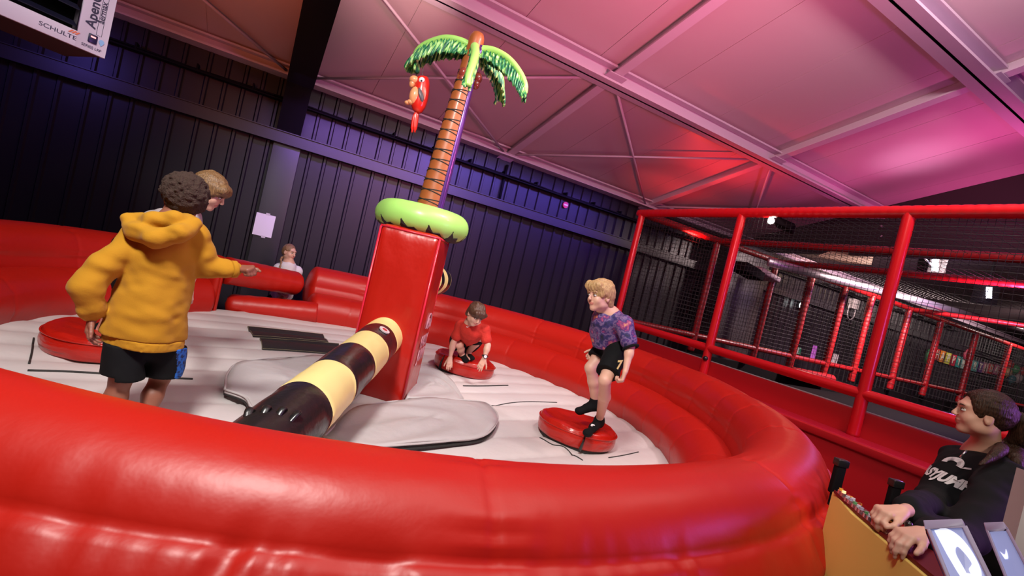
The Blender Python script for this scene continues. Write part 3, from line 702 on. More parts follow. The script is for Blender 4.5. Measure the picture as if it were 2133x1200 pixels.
mb = MB(); p = Vector((XC-.055, 4.12, 1.26)); mb.ell(p, (.03, .03, .03)); mb.build('bolt_cap', V_BLK, cage, smooth=True)

# padded barrier below the cage
bar = thing('padded_barrier', 'long red padded barrier wall with a ledge below the net cage', 'barrier')
M_PAD = mat('red_pad', (.50, .008, .012), .45, bump=(6, .1, .02)); M_PAD2 = mat('red_pad_ledge', (.46, .008, .03), .38, coat=.2)
mb = MB(); mb.box((XC+.10, 3.2, 1.0), (.12, 6.2, .46)); mb.build('back_pad', M_PAD, bar, bevel=.015)
mb = MB(); mb.box((XC-.10, 3.0, .97), (.30, 6.6, .06)); mb.build('ledge', M_PAD2, bar, bevel=.015)
mb = MB(); mb.box((XC-.245, 3.0, .955), (.05, 6.6, .075)); mb.build('ledge_edge', M_PAD, bar, bevel=.012)
mb = MB(); mb.box((XC-.20, 3.0, .47), (.08, 6.6, .92)); mb.build('front_pad', M_PAD, bar, bevel=.012)
mb = MB(); mb.tube([(XC+.10, .2, 1.232), (XC+.10, 6.25, 1.232)], .007, 6); mb.build('white_trim', mat('silver_trim', (.6, .55, .57), .3), bar, smooth=True)
mb = MB(); mb.box((12.2, 3.0, .85), (13.8, 5.6, .06)); mb.build('trampoline_bed', M_BLACK, bar)
mb = MB(); mb.box((12.5, YB+.12, .95), (14.8, .06, .30)); mb.build('far_pad', M_BLACK, bar)

# things hung at the far side
def boxthing(name, label, cat, c, sz, m, grp=None, X=None):
    t = thing(name, label, cat, grp); mb = MB(); mb.box(c, sz, X); mb.build('casing', m, t, bevel=.012); return t
LED = mat('lit_led_panel', (1, 1, 1), .4, emit=((.75, .82, 1.0), 9))
# floodlight on the roof over the cage
fl_ = boxthing('floodlight', 'small lit floodlight with black housing above the near cage rail', 'floodlight', on(1636, 470, 0, 5.12), (.26, .20, .08), M_BLACK, X=Matrix.Rotation(.5, 3, 'Z') @ Matrix.Rotation(.3, 3, 'X'))
mb = MB(); mb.ell(on(1606, 460, 0, 5.03), (.036, .036, .036)); mb.build('lamp_lens', mat('lit_lens', (1, 1, 1), .4, emit=((1, .93, .82), 30)), fl_, smooth=True)
p = on(1628, 462, 0, 5.1); mb = MB(); mb.tube([p, (5.03, p.y, ZT)], .008, 6); mb.build('hanger_rod', M_BLACK, fl_)
for i, (px, py, d, lab) in enumerate([(1948, 551, 9.0, 'stage light with pale blue lit panel just right of the big cage post'), (2060, 610, 10.5, 'stage light with pale blue lit panel nearest the right edge')]):
    c = at(px+6, py+4, d); t = boxthing('stage_light', lab, 'stage light', c+CF*.14, (.34, .26, .42), M_BLACK, 'stage lights beyond the nets', PX)
    mb = MB(); mb.box(at(px, py, d-.12), (.10, .03, .24), PX @ rot('Y', -12)); mb.build('led_panel', LED, t)
    mb = MB(); mb.tube([c+CF*.14, (c.x+CF.x*.14, c.y+CF.y*.14, rz(c.y))], .02, 8); mb.build('hanger_rod', M_BLACK, t)
# small bright lamp on the dark wall
for px, lab in ((1668, 'small bright wall lamp on the dark far wall'),):
    c = on(px, 636, 1, YW-.12); t = boxthing('wall_lamp', lab, 'lamp', (c.x+.05, YW-.06, c.z), (.12, .10, .16), M_BLACK)
    mb = MB(); mb.ell((c.x, YW-.15, c.z), (.075, .05, .075)); mb.build('bulb', mat('lit_bulb', (1, 1, 1), .4, emit=((.9, 1, .98), 14)), t, smooth=True)
c = on(1776, 633, 1, YW-.1); t = boxthing('speaker', 'white wall speaker with hooked bracket on the dark far wall', 'speaker', (c.x, YW-.12, c.z), (.26, .16, .26), mat('off_white_plastic', (.5, .45, .45), .5))
mb = MB(); mb.tube(bez([(c.x-.14, YW-.1, c.z), (c.x-.16, YW-.12, c.z-.3), (c.x+.0, YW-.12, c.z-.42), (c.x+.16, YW-.12, c.z-.3), (c.x+.16, YW-.1, c.z+.05)], 20), .018, 8); mb.build('bracket', mat('pale_steel', (.5, .46, .46), .4), t, smooth=True)
# ducts and heater on the wall inside the cage
c = on(1565, 575, 1, 6.9)
mb = MB(); mb.box((9.0, 7.2, 1.9), (1.15, .5, 3.2)); tag(mb.build('trim_%d' % k, mat('dark_brown_panel', (.035, .026, .03), .5), bevel=.01), kind='structure'); k += 1
c = at(1590, 571, 8.3); t = thing('air_unit', 'white and black wall air unit glimpsed through the net', 'air unit')
mb = MB(); mb.box(c, (.55, .3, .09), rot('Y', 8)); mb.build('housing', mat('pale_unit', (.6, .5, .52), .5), t, bevel=.02)
mb = MB(); mb.box(c+Vector((-.4, 0, -.03)), (.5, .3, .16), rot('Y', 8)); mb.build('vent', M_BLACK, t, bevel=.02)
# papers and sign on the wall
for (px, py, w_, h_, col, lab, nm) in [(1665, 731, .17, .17, (.30, .55, .38), 'small pale green exit sign on the far wall behind the net', 'exit_sign'),
      (1695, 737, .20, .42, (.42, .12, .52), 'purple poster on the far wall behind the net', 'poster'),
      (1739, 751, .26, .36, (.66, .60, .60), 'white notice on the far wall right of the purple poster', 'notice')]:
    c = on(px, py, 1, YW-.06); t = thing(nm, lab, nm.replace('_', ' '))
    mb = MB(); mb.box((c.x, YW-.05, c.z), (w_, .01, h_)); mb.build('sheet', mat(nm+'_face', col, .5), t)
    if nm == 'exit_sign':
        mb = MB(); mb.box((c.x+.03, YW-.062, c.z), (.07, .008, .11)); mb.build('pictogram', mat('exit_green', (.02, .30, .14), .5), t)
        mb = MB(); mb.box((c.x-.06, YW-.062, c.z), (.03, .008, .14)); mb.build('white_margin', M_WHITE, t)
# birthday banner of lettered squares
bn = thing('party_banner', 'string of coloured lettered squares spelling a birthday greeting on the far wall', 'banner')
cols = {'H': (.5, .03, .03), 'A': (.75, .22, .02), 'P': (.55, .55, .08), 'P2': (.6, .02, .06), 'Y': (.05, .35, .33), 'B': (.45, .6, .58), 'I': (.45, .6, .58), 'R': (.12, .4, .4), 'T': (.16, .06, .30), 'H2': (.7, .3, .38), 'D': (.7, .05, .05), 'A2': (.7, .2, .35), 'Y2': (.8, .5, .2)}
seq = ['H', 'A', 'P', 'P2', 'Y', 'B', 'I', 'R', 'T', 'H2', 'D', 'A2', 'Y2']
xs = np.linspace(1953, 2088, 13); ys = 737+(xs-1945)*.245-8*np.sin(np.linspace(0, PI, 13))*-.6
TW = Matrix((Vector((1, 0, 0)), Vector((0, 0, 1)), Vector((0, -1, 0)))).transposed(); prev = None
letm = mat('banner_letter', (.8, .72, .6), .5)
for s_, px, py in zip(seq, xs, ys):
    c = on(px, py, 1, YW-.1); w_ = .46
    mb = MB(); mb.box((c.x, YW-.08, c.z), (w_*.92, .012, .36)); f_ = mb.build('square', mat('banner_'+s_.lower(), cols[s_], .5), bn)
    textmesh(s_[0], .34, TW, (c.x, YW-.092, c.z), 'letter', letm, f_, .004, bold=.01)
    if prev is not None: mb = MB(); mb.tube([(prev.x, YW-.07, prev.z+.18), (c.x, YW-.07, c.z+.18)], .008, 5); mb.build('string', M_BLACK, bn)
    prev = c
# small festive roundels and bunting beside it
for px, py, r, col, lab in [(1935, 743, .20, (.04, .25, .08), 'round red and green wreath decoration left of the birthday banner'), (2013, 739, .15, (.45, .05, .10), 'small round hanging decoration above the birthday banner')]:
    c = on(px, py, 1, YW-.1); t = thing('wreath', lab, 'decoration'); N1 = 24; mb = MB()
    mb.tube([(c.x+r*math.cos(a), YW-.1, c.z+r*math.sin(a)) for a in np.linspace(-1.9, 1.6, 14)], .05, 8); mb.build('wreath_half', mat('wreath_red', (.5, .04, .03), .5), t, smooth=True)
    mb = MB(); mb.tube([(c.x+r*math.cos(a), YW-.1, c.z+r*math.sin(a)) for a in np.linspace(1.6, 4.4, 14)], .05, 8); mb.build('wreath_half', mat('wreath_green', col, .5), t, smooth=True)
rs = random.Random(4); bal = [(.5, .03, .03), (.04, .3, .1), (.6, .4, .2), (.7, .6, .6), (.05, .25, .3)]
for i, (px, py) in enumerate([(2106, 760), (2118, 770), (2102, 776), (2124, 788), (2110, 790), (2131, 774)]):
    c = on(px, py, 1, YW-.2); mb = MB(); mb.ell((c.x, YW-.16, c.z), (.14, .13, .17), n=12, m=8); mb.tube([(c.x, YW-.16, c.z-.17), (c.x, YW-.16, c.z-.21)], [.01, .03], 6)
    tag(mb.build('balloon', mat('balloon_%s' % 'abcdef'[i], bal[i % 5], .3), smooth=True), ['red', 'green', 'peach', 'pale', 'teal', 'red'][i]+' balloon in the cluster at the right end of the birthday banner' + (', topmost' if i == 0 else ', rightmost' if i == 5 else ''), 'balloon', 'balloons beside the birthday banner')
# lit strips, truss and pale roof pieces beyond the dark bulkhead
def strip(name, label, pts, w_, m, cat='light strip'):
    t = thing(name, label, cat); mb = MB(); mb.tube([Vector(p) for p in pts], w_, 8, flat=.4); mb.build('strip', m, t, smooth=True); return t
strip('light_strip', 'green lit light strip under the dark ceiling beyond the nets', [at(2008, 655, 12), at(2072, 671, 12)], .035, mat('lit_green', (.02, .6, .15), .4, emit=((.03, .9, .2), 1.5)))
strip('ventilation_duct', 'round shiny ceiling duct glowing violet beyond the cage', [at(1600, 545, 8.2), at(1730, 580, 8.9), at(1860, 612, 9.8), at(2180, 700, 13.5)], .075, mat('galvanised_duct', (.5, .45, .5), .3, metal=.7), 'duct')
tan = mat('tan_roof_panel', (.42, .26, .17), .5)
tr_ = thing('roof_truss', 'steel truss with lit lattice members under the dark far ceiling', 'truss')
for (a, b) in [((1840, 452), (1905, 520)), ((1835, 492), (1930, 470)), ((1850, 470), (1950, 560)), ((1905, 455), (1860, 520)), ((1835, 470), (1880, 500))]:
    mb = MB(); mb.tube([at(a[0], a[1], 8.6), at(b[0], b[1], 9.0)], .016, 6); mb.build('member', M_BEAM, tr_)
for (quad) in [((1705, 535), (1780, 512), (1822, 525), (1815, 552), (1760, 548))]:
    mb = MB(); mb.prism([at(x, y, 9.0+.02*i) for i, (x, y) in enumerate(quad)], (0, 0, .04)); tag(mb.build('roof_panel', tan), 'tan lit roof panel glimpsed beyond the dark bulkhead', 'panel')

# ------------------------------------------------------------------ operator's desk
dk_ = thing('control_desk', 'yellow operator desk with a sloping edge and red control top beside the arena', 'control desk')
YEL = mat('yellow_laminate', (.72, .50, .12), .5); ZD = 1.20
A_, B_, C_ = (on(x, y, 2, ZD) for x, y in ((1734, 1022), (1772, 1068), (1930, 1203)))
eU = (C_-B_).normalized(); C2 = B_+eU*.95; eV = (Vector((0, 0, 1)).cross(eU)).normalized()
if (A_-B_).dot(eV) < 0: eV = -eV
A2 = A_; D2 = C2+eV*.30; A2b = B_+eU*-.0+eV*.30
def lid(mb, P_, z0, z1): mb.prism([(p.x, p.y, z0) for p in P_], (0, 0, z1-z0))
mb = MB(); lid(mb, [B_, C2, C2+eV*.34, A_], .04, ZD); mb.build('cabinet', YEL, dk_, bevel=.004)
mb = MB(); lid(mb, [B_+eU*.02+eV*.01, C2+eV*.01, C2+eV*.33, A_+eU*.03+eV*-.01], ZD+.001, ZD+.012); top = mb.build('control_plate', mat('deep_red_plate', (.13, .005, .007), .45), dk_)
def deskpt(u, v, z=0): return B_*(1-v)+A_*v + eU*u + Vector((0, 0, ZD+.012-B_.z*(1-v)-A_.z*v+z))
def desk(u, v, z=0):
    p = B_.lerp(A_, v)+eU*u; return Vector((p.x, p.y, ZD+.012+z))
rs = random.Random(5)
cc = [(.5, .5, .55), (.7, .3, .03), (.35, .30, .4), (.6, .55, .6), (.1, .3, .12), (.55, .06, .04)]
for i in range(14):
    u, v = .03+.022*(i//2)+.01*rs.random(), .45+.35*(i % 2)+.1*rs.random(); p = desk(u, v)
    mb = MB(); mb.tube([p, p+Vector((0, 0, .012))], .009, 14); b = mb.build('button', mat('chrome_ring', (.6, .55, .6), .2, metal=.9), dk_, smooth=False)
    mb = MB(); mb.tube([p+Vector((0, 0, .010)), p+Vector((0, 0, .019))], .0065, 12); mb.build('cap', mat('button_cap_%s' % 'abcdefghijklmn'[i], cc[i % 6], .3, emit=((1, .45, .05), 1.2) if i in (3,) else None), b)
p = desk(.215, .45); mb = MB(); mb.box(p+Vector((0, 0, .010)), (.036, .024, .020), Matrix.Rotation(-.6, 3, 'Z')); mb.build('clear_cover', mat('clear_plastic', (.7, .65, .7), .1, coat=.8), dk_, bevel=.006)
for nm, px, py, d, m_ in (('joystick', 1858, 1088, 1.22, V_BLK), ('joystick', 1884, 1126, 1.22, V_BLK)):
    g = on(px, py, 2, d); base = Vector((g.x, g.y, ZD+.012)); mb = MB(); mb.tube([base, base+Vector((0, 0, .012))], .022, 20)
    j = mb.build('joystick', mat('amber_collar', (.6, .22, .03), .25, coat=.4), dk_)
    mb = MB(); mb.tube([base, base+Vector((0, 0, .03)), base+Vector((0, 0, .052))], [.005, .006, .009], 12); mb.ell(base+Vector((0, 0, .056)), (.010, .010, .010)); mb.build('stick', m_, j, smooth=True)
mb = MB(); c = B_.lerp(A_, .75); nrm = (B_-A_).cross(Vector((0, 0, 1))).normalized(); 
if nrm.dot(-CF) < 0: nrm = -nrm
XB = frame((B_-A_).normalized(), nrm)
p = Vector((c.x, c.y, 1.09)); mb.box(p+nrm*.004, (.035, .06, .006), XB); mb.build('red_sticker', mat('red_sticker', (.55, .04, .02), .4), dk_)
mb = MB(); mb.box(p+nrm*.009+Vector((0, 0, .005)), (.016, .03, .003), XB); mb.build('sticker_print', V_BLK, dk_)
# black uprights behind the desk
for i, (px, py, h_, lab) in enumerate([(1748, 992, .14, 'black upright handle behind the desk, left of the two'), (1862, 1035, .14, 'black upright handle behind the desk, beside the attendant\'s sleeve')]):
    a = at(px-10, py+36, 2.05); b = at(px+4, py-34, 2.05); t = thing('handle_post', lab, 'handle', 'black uprights behind the desk'); mb = MB(); dirn = (b-a)
    mb.box((a+b)/2, (.040, .028, dirn.length), frame(CR, -CF).to_3x3() @ Matrix.Rotation(PI/2, 3, 'X') if False else Matrix.Rotation(-.45, 3, 'Z')); g = mb.build('grip', M_BLACK, t, bevel=.006)
    mb = MB(); q = (a+b)/2; mb.box((q.x, q.y, q.z+dirn.length*.42), (.048, .036, .03), Matrix.Rotation(-.45, 3, 'Z')); mb.build('collar', V_BLK, g, bevel=.004)
    mb = MB(); mb.tube([(q.x, q.y, 0), (q.x, q.y, q.z-.05)], .012, 10); mb.build('stem', M_BLACK, t)
# framed printed panels at the lower right
lilac = mat('lilac_frame', (.50, .42, .62), .4)
def framed(label, quad, d, art):
    t = thing('display_frame', label, 'frame', 'lilac framed panels at the lower right')
    Q = [at(x, y, dd) for (x, y), dd in zip(quad, d)]; n = (Q[1]-Q[0]).cross(Q[3]-Q[0]).normalized(); 
    if n.dot(CAM-Q[0]) < 0: n = -n
    def uv(u, v): return (Q[0]*(1-u)+Q[1]*u)*(1-v)+(Q[3]*(1-u)+Q[2]*u)*v
    b_ = .11; mb = MB()
    for (u0, u1, v0, v1) in ((0, 1, 0, .09), (0, b_, .09, 1), (1-b_, 1, .09, 1)): mb.prism([uv(u0, v0), uv(u1, v0), uv(u1, v1), uv(u0, v1)], -n*.022)
    mb.build('frame', lilac, t, bevel=.002)
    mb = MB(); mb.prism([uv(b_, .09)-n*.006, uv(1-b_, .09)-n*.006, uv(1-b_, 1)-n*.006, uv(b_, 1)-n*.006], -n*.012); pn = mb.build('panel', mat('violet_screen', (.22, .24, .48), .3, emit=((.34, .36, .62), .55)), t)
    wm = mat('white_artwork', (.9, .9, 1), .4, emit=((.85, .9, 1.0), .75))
    for poly in art:
        mb = MB(); L = bez([uv(b_+.02+(1-2*b_-.04)*u, .09+.91*v)-n*.0055 for u, v in poly], len(poly)*5); mb.prism(L, n*.0015); mb.build('artwork', wm, pn)
framed('larger lilac framed panel with white cartoonish lettering, lower right', [(1922, 1083), (2004, 1080), (2110, 1290), (2010, 1300)], (1.0, .97, .84, .86),
       [[(.08, .02), (.5, .0), (.85, .12), (1, .34), (.95, .52), (.72, .62), (.62, .48), (.8, .40), (.62, .22), (.45, .3), (.5, .52), (.30, .56), (.16, .30)], [(.45, .50), (.70, .54), (.88, .68), (.92, .95), (.76, .95), (.72, .74), (.58, .64), (.5, .78), (.36, .72), (.3, .58)], [(.30, .72), (.48, .80), (.44, .95), (.30, .9)]])
framed('narrower lilac framed panel with faint print, at the right edge', [(2048, 1088), (2090, 1086), (2200, 1290), (2130, 1300)], (1.02, 1.0, .86, .88), [[(.1, .24), (.3, .28), (.5, .22), (.4, .32), (.2, .33)]])
wp = thing('white_panel', 'off-white upright panel edge at the right border behind the frames', 'panel')
Q = [at(2150, 985, 1.3), at(2190, 1000, 1.3), at(2180, 1280, 1.3), at(2108, 1150, 1.3)]
mb = MB(); mb.prism(Q, CF*.04); mb.build('board', mat('off_white_board', (.55, .50, .50), .5), wp)

# ------------------------------------------------------------------ figures: smooth implicit bodies turned into meshes
def surface_nets(D, org, res):
    S = D < 0; nx, ny, nz = D.shape
    c = np.zeros((nx-1, ny-1, nz-1), np.uint8)
    offs = [(a, b, d) for a in (0, 1) for b in (0, 1) for d in (0, 1)]
    for a, b, d in offs: c += S[a:nx-1+a, b:ny-1+b, d:nz-1+d]
    act = np.argwhere((c > 0) & (c < 8)); idx = -np.ones(c.shape, np.int64); idx[tuple(act.T)] = np.arange(len(act))
    acc = np.zeros((len(act), 3)); cnt = np.zeros(len(act))
    for i in range(8):
        for j in range(i+1, 8):
            A, B = np.array(offs[i]), np.array(offs[j])
            if abs(A-B).sum() != 1: continue
            da = D[tuple((act+A).T)]; db = D[tuple((act+B).T)]; m = (da < 0) != (db < 0)
            t = da[m]/(da[m]-db[m]); acc[m] += A+(B-A)*t[:, None]; cnt[m] += 1
    V = org+(act+acc/cnt[:, None])*res; F = []
    for ax in range(3):
        sl0 = [slice(1, -1)]*3; sl0[ax] = slice(0, -1); sl1 = [slice(1, -1)]*3; sl1[ax] = slice(1, None)
        a = S[tuple(sl0)]; b = S[tuple(sl1)]; e = np.argwhere(a != b)
        off = np.ones(3, int); off[ax] = 0; e = e+off; s_ = S[tuple(e.T)]
        u, v = [q for q in range(3) if q != ax]; U = np.zeros(3, int); U[u] = 1; W = np.zeros(3, int); W[v] = 1
        q = np.stack([idx[tuple((e-U-W).T)], idx[tuple((e-W).T)], idx[tuple(e.T)], idx[tuple((e-U).T)]], 1)
        flip = s_ if ax != 1 else ~s_; q[~flip] = q[~flip][:, ::-1]; F.append(q)
    return V, np.concatenate(F)
def cone(a, b, ra, rb, k=.02): return ('c', np.array(a[:], float), np.array(b[:], float), ra, rb, k)
def ell(c, r, X=None, k=.02, neg=False): return ('s' if neg else 'e', np.array(c[:], float), np.array(r, float), np.array(X if X is not None else Matrix.Identity(3), float), None, k)
def sdf(name, prims, res, m, parent=None, noise=(), clip=None, paint=None):
    lo = np.full(3, 9e9); hi = -lo; bb = []
    for p in prims:
        if p[0] == 'c': l = np.minimum(p[1]-p[3], p[2]-p[4]); h = np.maximum(p[1]+p[3], p[2]+p[4])
        else: l = p[1]-p[2].max(); h = p[1]+p[2].max()
        pad = p[5]+3*res; bb.append((l-pad, h+pad))
        if p[0] != 's': lo = np.minimum(lo, l-pad); hi = np.maximum(hi, h+pad)
    n = np.ceil((hi-lo)/res).astype(int)+1; D = np.full(n, 1.0, np.float32)
    for p, (l, h) in zip(prims, bb):
        i0 = np.clip(((l-lo)/res).astype(int), 0, n-1); i1 = np.clip(((h-lo)/res).astype(int)+2, 1, n)
        if (i1 <= i0).any(): continue
        g = [lo[q]+np.arange(i0[q], i1[q])*res for q in range(3)]; G = np.stack(np.meshgrid(*g, indexing='ij'), -1)
        if p[0] == 'c':
            ab = p[2]-p[1]; t = np.clip(((G-p[1])@ab)/max(ab@ab, 1e-9), 0, 1); d = np.linalg.norm(G-p[1]-t[..., None]*ab, axis=-1)-(p[3]+(p[4]-p[3])*t)
        else:
            q = (G-p[1])@p[3]; k0 = np.linalg.norm(q/p[2], axis=-1); k1 = np.linalg.norm(q/p[2]**2, axis=-1)+1e-9; d = k0*(k0-1)/k1
        sl = tuple(slice(a, b) for a, b in zip(i0, i1)); o = D[sl]; k = p[5]
        if p[0] == 's': d = -d; hh = np.maximum(k-np.abs(o-d), 0)/k; D[sl] = np.maximum(o, d)+hh*hh*k/4
        else: hh = np.maximum(k-np.abs(o-d), 0)/k; D[sl] = np.minimum(o, d)-hh*hh*k/4
    near = np.argwhere(D < .05); P = lo+near*res; val = D[tuple(near.T)]
    for (sc_, amp, mtx) in noise:
        Q = P if mtx is None else (P@np.array(mtx)); val = val+amp*vnoise(Q+20, sc_)
    if clip is not None: val = np.maximum(val, clip(P))
    D[tuple(near.T)] = val
    D[0] = D[-1] = 1; D[:, 0] = D[:, -1] = 1; D[:, :, 0] = D[:, :, -1] = 1
    V, F = surface_nets(D, lo, res)
    me = bpy.data.meshes.new(name); me.from_pydata(V.tolist(), [], F.tolist()); me.polygons.foreach_set('use_smooth', [True]*len(F))
    o = link(name, me, m, parent)
    if paint is not None:
        C = V[F].mean(1); mi = np.zeros(len(F), int)
        for i, f in paint: mi[f(C)] = i
        me.polygons.foreach_set('material_index', mi.tolist())
    return o
LFT = Vector((-math.cos(math.radians(YAW)), math.sin(math.radians(YAW)), 0)); RGT = -LFT
TC = Vector((-math.sin(math.radians(YAW)), -math.cos(math.radians(YAW)), 0)); UP = Vector((0, 0, 1))
def skinmat(name, c, lip=None): return mat(name, c, .5, bump=(90, .05, .004))
SK_FAIR = skinmat('fair_skin', (.66, .37, .27)); SK_BROWN = skinmat('brown_skin', (.26, .095, .06)); LIP = skinmat('lips', (.50, .13, .11)); LIP2 = skinmat('soft_lips', (.55, .19, .15))
EYEW = mat('eye_white', (.75, .72, .70), .25); IRIS = mat('dark_iris', (.03, .025, .03), .2); BROW = mat('eyebrow_hair', (.16, .08, .04), .7)
def headframe(c, f, u=UP, tilt=None):
    f = Vector(f).normalized(); u = Vector(u); u = (u-f*u.dot(f)).normalized(); r = f.cross(u); return Vector(c), Matrix((r, f, u)).transposed()
def head_prims(hc, X, s, smile=0):
    L = lambda x, y, z: hc+X @ Vector((x, y, z))*s
    P = [ell(L(0, -.012, .028), (.072*s, .090*s, .082*s), X, .02), ell(L(0, .020, -.035), (.056*s, .062*s, .068*s), X, .03),
         ell(L(0, .058, -.088), (.022*s, .018*s, .016*s), X, .025), ell(L(0, .074, .030), (.045*s, .014*s, .012*s), X, .02)]
    for q in (1, -1):
        P += [ell(L(.034*q, .052, -.030), (.022*s, .022*s, .022*s), X, .02), ell(L(.046*q, .005, -.062), (.012*s, .03*s, .016*s), X, .025)]
        P += [ell(L(.029*q, .092, .006), (.017*s, .013*s, .011*s), X, .010, True)]
        P += [ell(L(.072*q, -.008, -.008), (.008*s, .019*s, .030*s), X, .006), ell(L(.079*q, .0, -.006), (.004*s, .010*s, .017*s), X, .004, True)]
    P += [cone(L(0, .082, .014), L(0, .099, -.019), .0065*s, .0100*s, .010), ell(L(.010, .096, -.024), (.008*s, .008*s, .006*s), X, .006), ell(L(-.010, .096, -.024), (.008*s, .008*s, .006*s), X, .006)]
    w = .017+.006*smile
    P += [ell(L(0, .081, -.047), (w*s, .007*s, .0045*s), X, .006), ell(L(0, .079, -.058), (w*.85*s, .007*s, .0052*s), X, .006), ell(L(0, .093, -.0525), (w*s, .006*s, .0016*s), X, .003, True)]
    return P
def face_bits(par, hc, X, s, brow=BROW, look=0, smile=0):
    L = lambda x, y, z: hc+X @ Vector((x, y, z))*s
    for q in (1, -1):
        mb = MB(); mb.ell(L(.029*q, .0755, .0055), (.0125*s, .0105*s, .0078*s), X, 16, 10); e = mb.build('eye', EYEW, par, smooth=True)
        mb = MB(); mb.ell(L(.029*q+look*.004, .0825, .0055), (.0066*s, .0040*s, .0066*s), X, 14, 8); mb.build('iris', IRIS, e, smooth=True)
        mb = MB(); mb.tube([L((.029+t*.015)*q, .0868-abs(t)*.006-max(0, t)*.004, .0135-.004*t*t) for t in np.linspace(-1, 1, 7)], [.0012*s, .002*s, .0024*s, .0024*s, .002*s, .0016*s, .001*s], 6); mb.build('upper_lid', BROW, e, smooth=True)
        mb = MB(); mb.tube([L((.029+t*.020)*q, .0905-abs(t)*.004-max(0, t)*.008, .030-.005*t*t+.001*t) for t in np.linspace(-1, 1, 9)], [.0012*s, .0024*s, .0032*s, .0034*s, .0034*s, .003*s, .0026*s, .002*s, .0012*s], 6); mb.build('eyebrow', brow, par, smooth=True)
def lip_pred(hc, X, s):
    Xi = np.array(X); c = np.array(hc[:])
    def f(C):
        q = ((C-c)@Xi)/s; return (q[:, 1] > .070) & (np.abs(q[:, 0]) < .024) & (np.abs(q[:, 2]+.0525) < .0100-.00022*(np.abs(q[:, 0])*1000)**1.0*.8)
    return f
def hand_prims(W, d, pn, side, s, curl=(30, 35, 25), spread=1.0, thumb=35, k=.006):
    """W wrist, d direction of the hand, pn palm normal (the way fingers curl), side +1/-1 which way the thumb sits along d x pn"""
    d = Vector(d).normalized(); pn = Vector(pn); pn = (pn-d*pn.dot(d)).normalized(); a = d.cross(pn)*side; P = []
    for i, (o, ln) in enumerate([(.027, .072), (.010, .080), (-.008, .074), (-.024, .058)]):
        kn = W+d*(.085-.006*abs(i-1))*s+a*o*s
        P.append(cone(W+d*.012*s+a*o*.55*s, kn, .014*s, .0105*s, .014*s))
        dirn = (d+a*(o*3.2*spread)).normalized(); ax = dirn.cross(pn).normalized(); p = kn; ang = 0
        for j, (f, c_) in enumerate(zip((.45, .31, .24), curl)):
            ang += c_+(i*2); dd = Matrix.Rotation(math.radians(ang), 3, ax) @ dirn
            q = p+dd*ln*f*s; P.append(cone(p, q, (.0092-.0010*j)*s, (.0086-.0011*j)*s, k*s)); p = q
    t0 = W+d*.025*s+a*.022*s+pn*.004*s; td = (d*math.cos(math.radians(thumb))+a*math.sin(math.radians(thumb))+pn*.25).normalized()
    t1 = t0+td*.040*s; t2 = t1+(td+d*.35+pn*.25*(1 if curl[0] > 40 else .2)).normalized()*.030*s; t3 = t2+(td*.6+d*.6+pn*.3*(1 if curl[0] > 40 else .2)-a*(.8 if curl[0] > 40 else 0)).normalized()*.024*s
    P += [cone(t0, t1, .015*s, .011*s, .012*s), cone(t1, t2, .0105*s, .0092*s, k*s), cone(t2, t3, .0092*s, .0078*s, k*s)]
    return P
def limb(a, b, r0, r1, r2, bulge=.4, k=.02, off=None):
    a, b = Vector(a), Vector(b); m = a.lerp(b, bulge)+(off if off else Vector()); return [cone(a, m, r0, r1, k), cone(m, b, r1, r2, k)]
def arm_prims(S, E, W, s): return limb(S, E, .043*s, .041*s, .031*s, .4)+limb(E, W, .033*s, .034*s, .021*s, .3)
def leg_prims(H, K, A, s, back=Vector()): return limb(H, K, .075*s, .066*s, .046*s, .4, .03)+limb(K, A, .046*s, .048*s, .029*s, .36, .02, back)
def foot_prims(A, T, s, up=UP):
    d = (T-A); heel = A-d.normalized()*.025*s-up*.03*s; m = A.lerp(T, .55)+up*.004*s
    return [cone(A+up*.02*s, heel, .031*s, .030*s, .03), cone(heel, T, .028*s, .022*s, .03), cone(A, m, .030*s, .028*s, .03), ell(T, (.034*s, .034*s, .020*s), None, .03)]
def sock(par, A, T, s, h, label=None, up=UP, logo=True, legdir=None):
    ld = (legdir if legdir is not None else up).normalized()
    P = [cone(A-ld*.0, A+ld*h, .036*s, .037*s, .02)]+[(p[0], p[1], p[2], p[3]+.004, p[4]+.004, p[5]) if p[0] == 'c' else ell(T, (.038*s, .038*s, .024*s), None, .03) for p in foot_prims(A, T, s, up)]
    o = sdf('sock', P, .005, SOCK, par)
    if logo:
        d = (T-A).normalized(); c = A.lerp(T, .62)+up*.030*s; sd = d.cross(up).normalized(); mb = MB()
        for (u, v, a, b) in ((0, 0, .030, .012), (.018, .004, .018, .016), (-.014, .0, .022, .010)): mb.ell(c+d*u*s+sd*v*s-up*abs(v)*.3, (b*s, a*s*.6, .006*s), frame(d, up), 12, 6)
        mb.build('sock_print', M_WHITE, o, smooth=True)
    return o
SOCK = mat('black_sock', (.005, .005, .006), .9, spec=.2)
def person(label, cat='person'): return thing('person', label, cat)
def project(o, target, n, off=.003):
    """lay a lettering mesh onto the cloth below it, along -n"""
    bm = bmesh.new(); bm.from_mesh(target.data); T = BVHTree.FromBMesh(bm); bm.free(); n = Vector(n).normalized()
    me = o.data; bm = bmesh.new(); bm.from_mesh(me)
    bmesh.ops.triangulate(bm, faces=bm.faces)
    for _ in range(3):
        e_ = [e for e in bm.edges if e.calc_length() > .012]
        if e_: bmesh.ops.subdivide_edges(bm, edges=e_, cuts=1)
    for v in bm.verts:
        h = T.ray_cast(v.co+n*.25, -n, .8)
        if h[0] is not None: v.co = h[0]+n*off
    bm.to_mesh(me); bm.free()
def halfspace(p, n):
    p = np.array(p[:], float); n = np.array(Vector(n).normalized()[:]); return lambda P: (P-p)@n
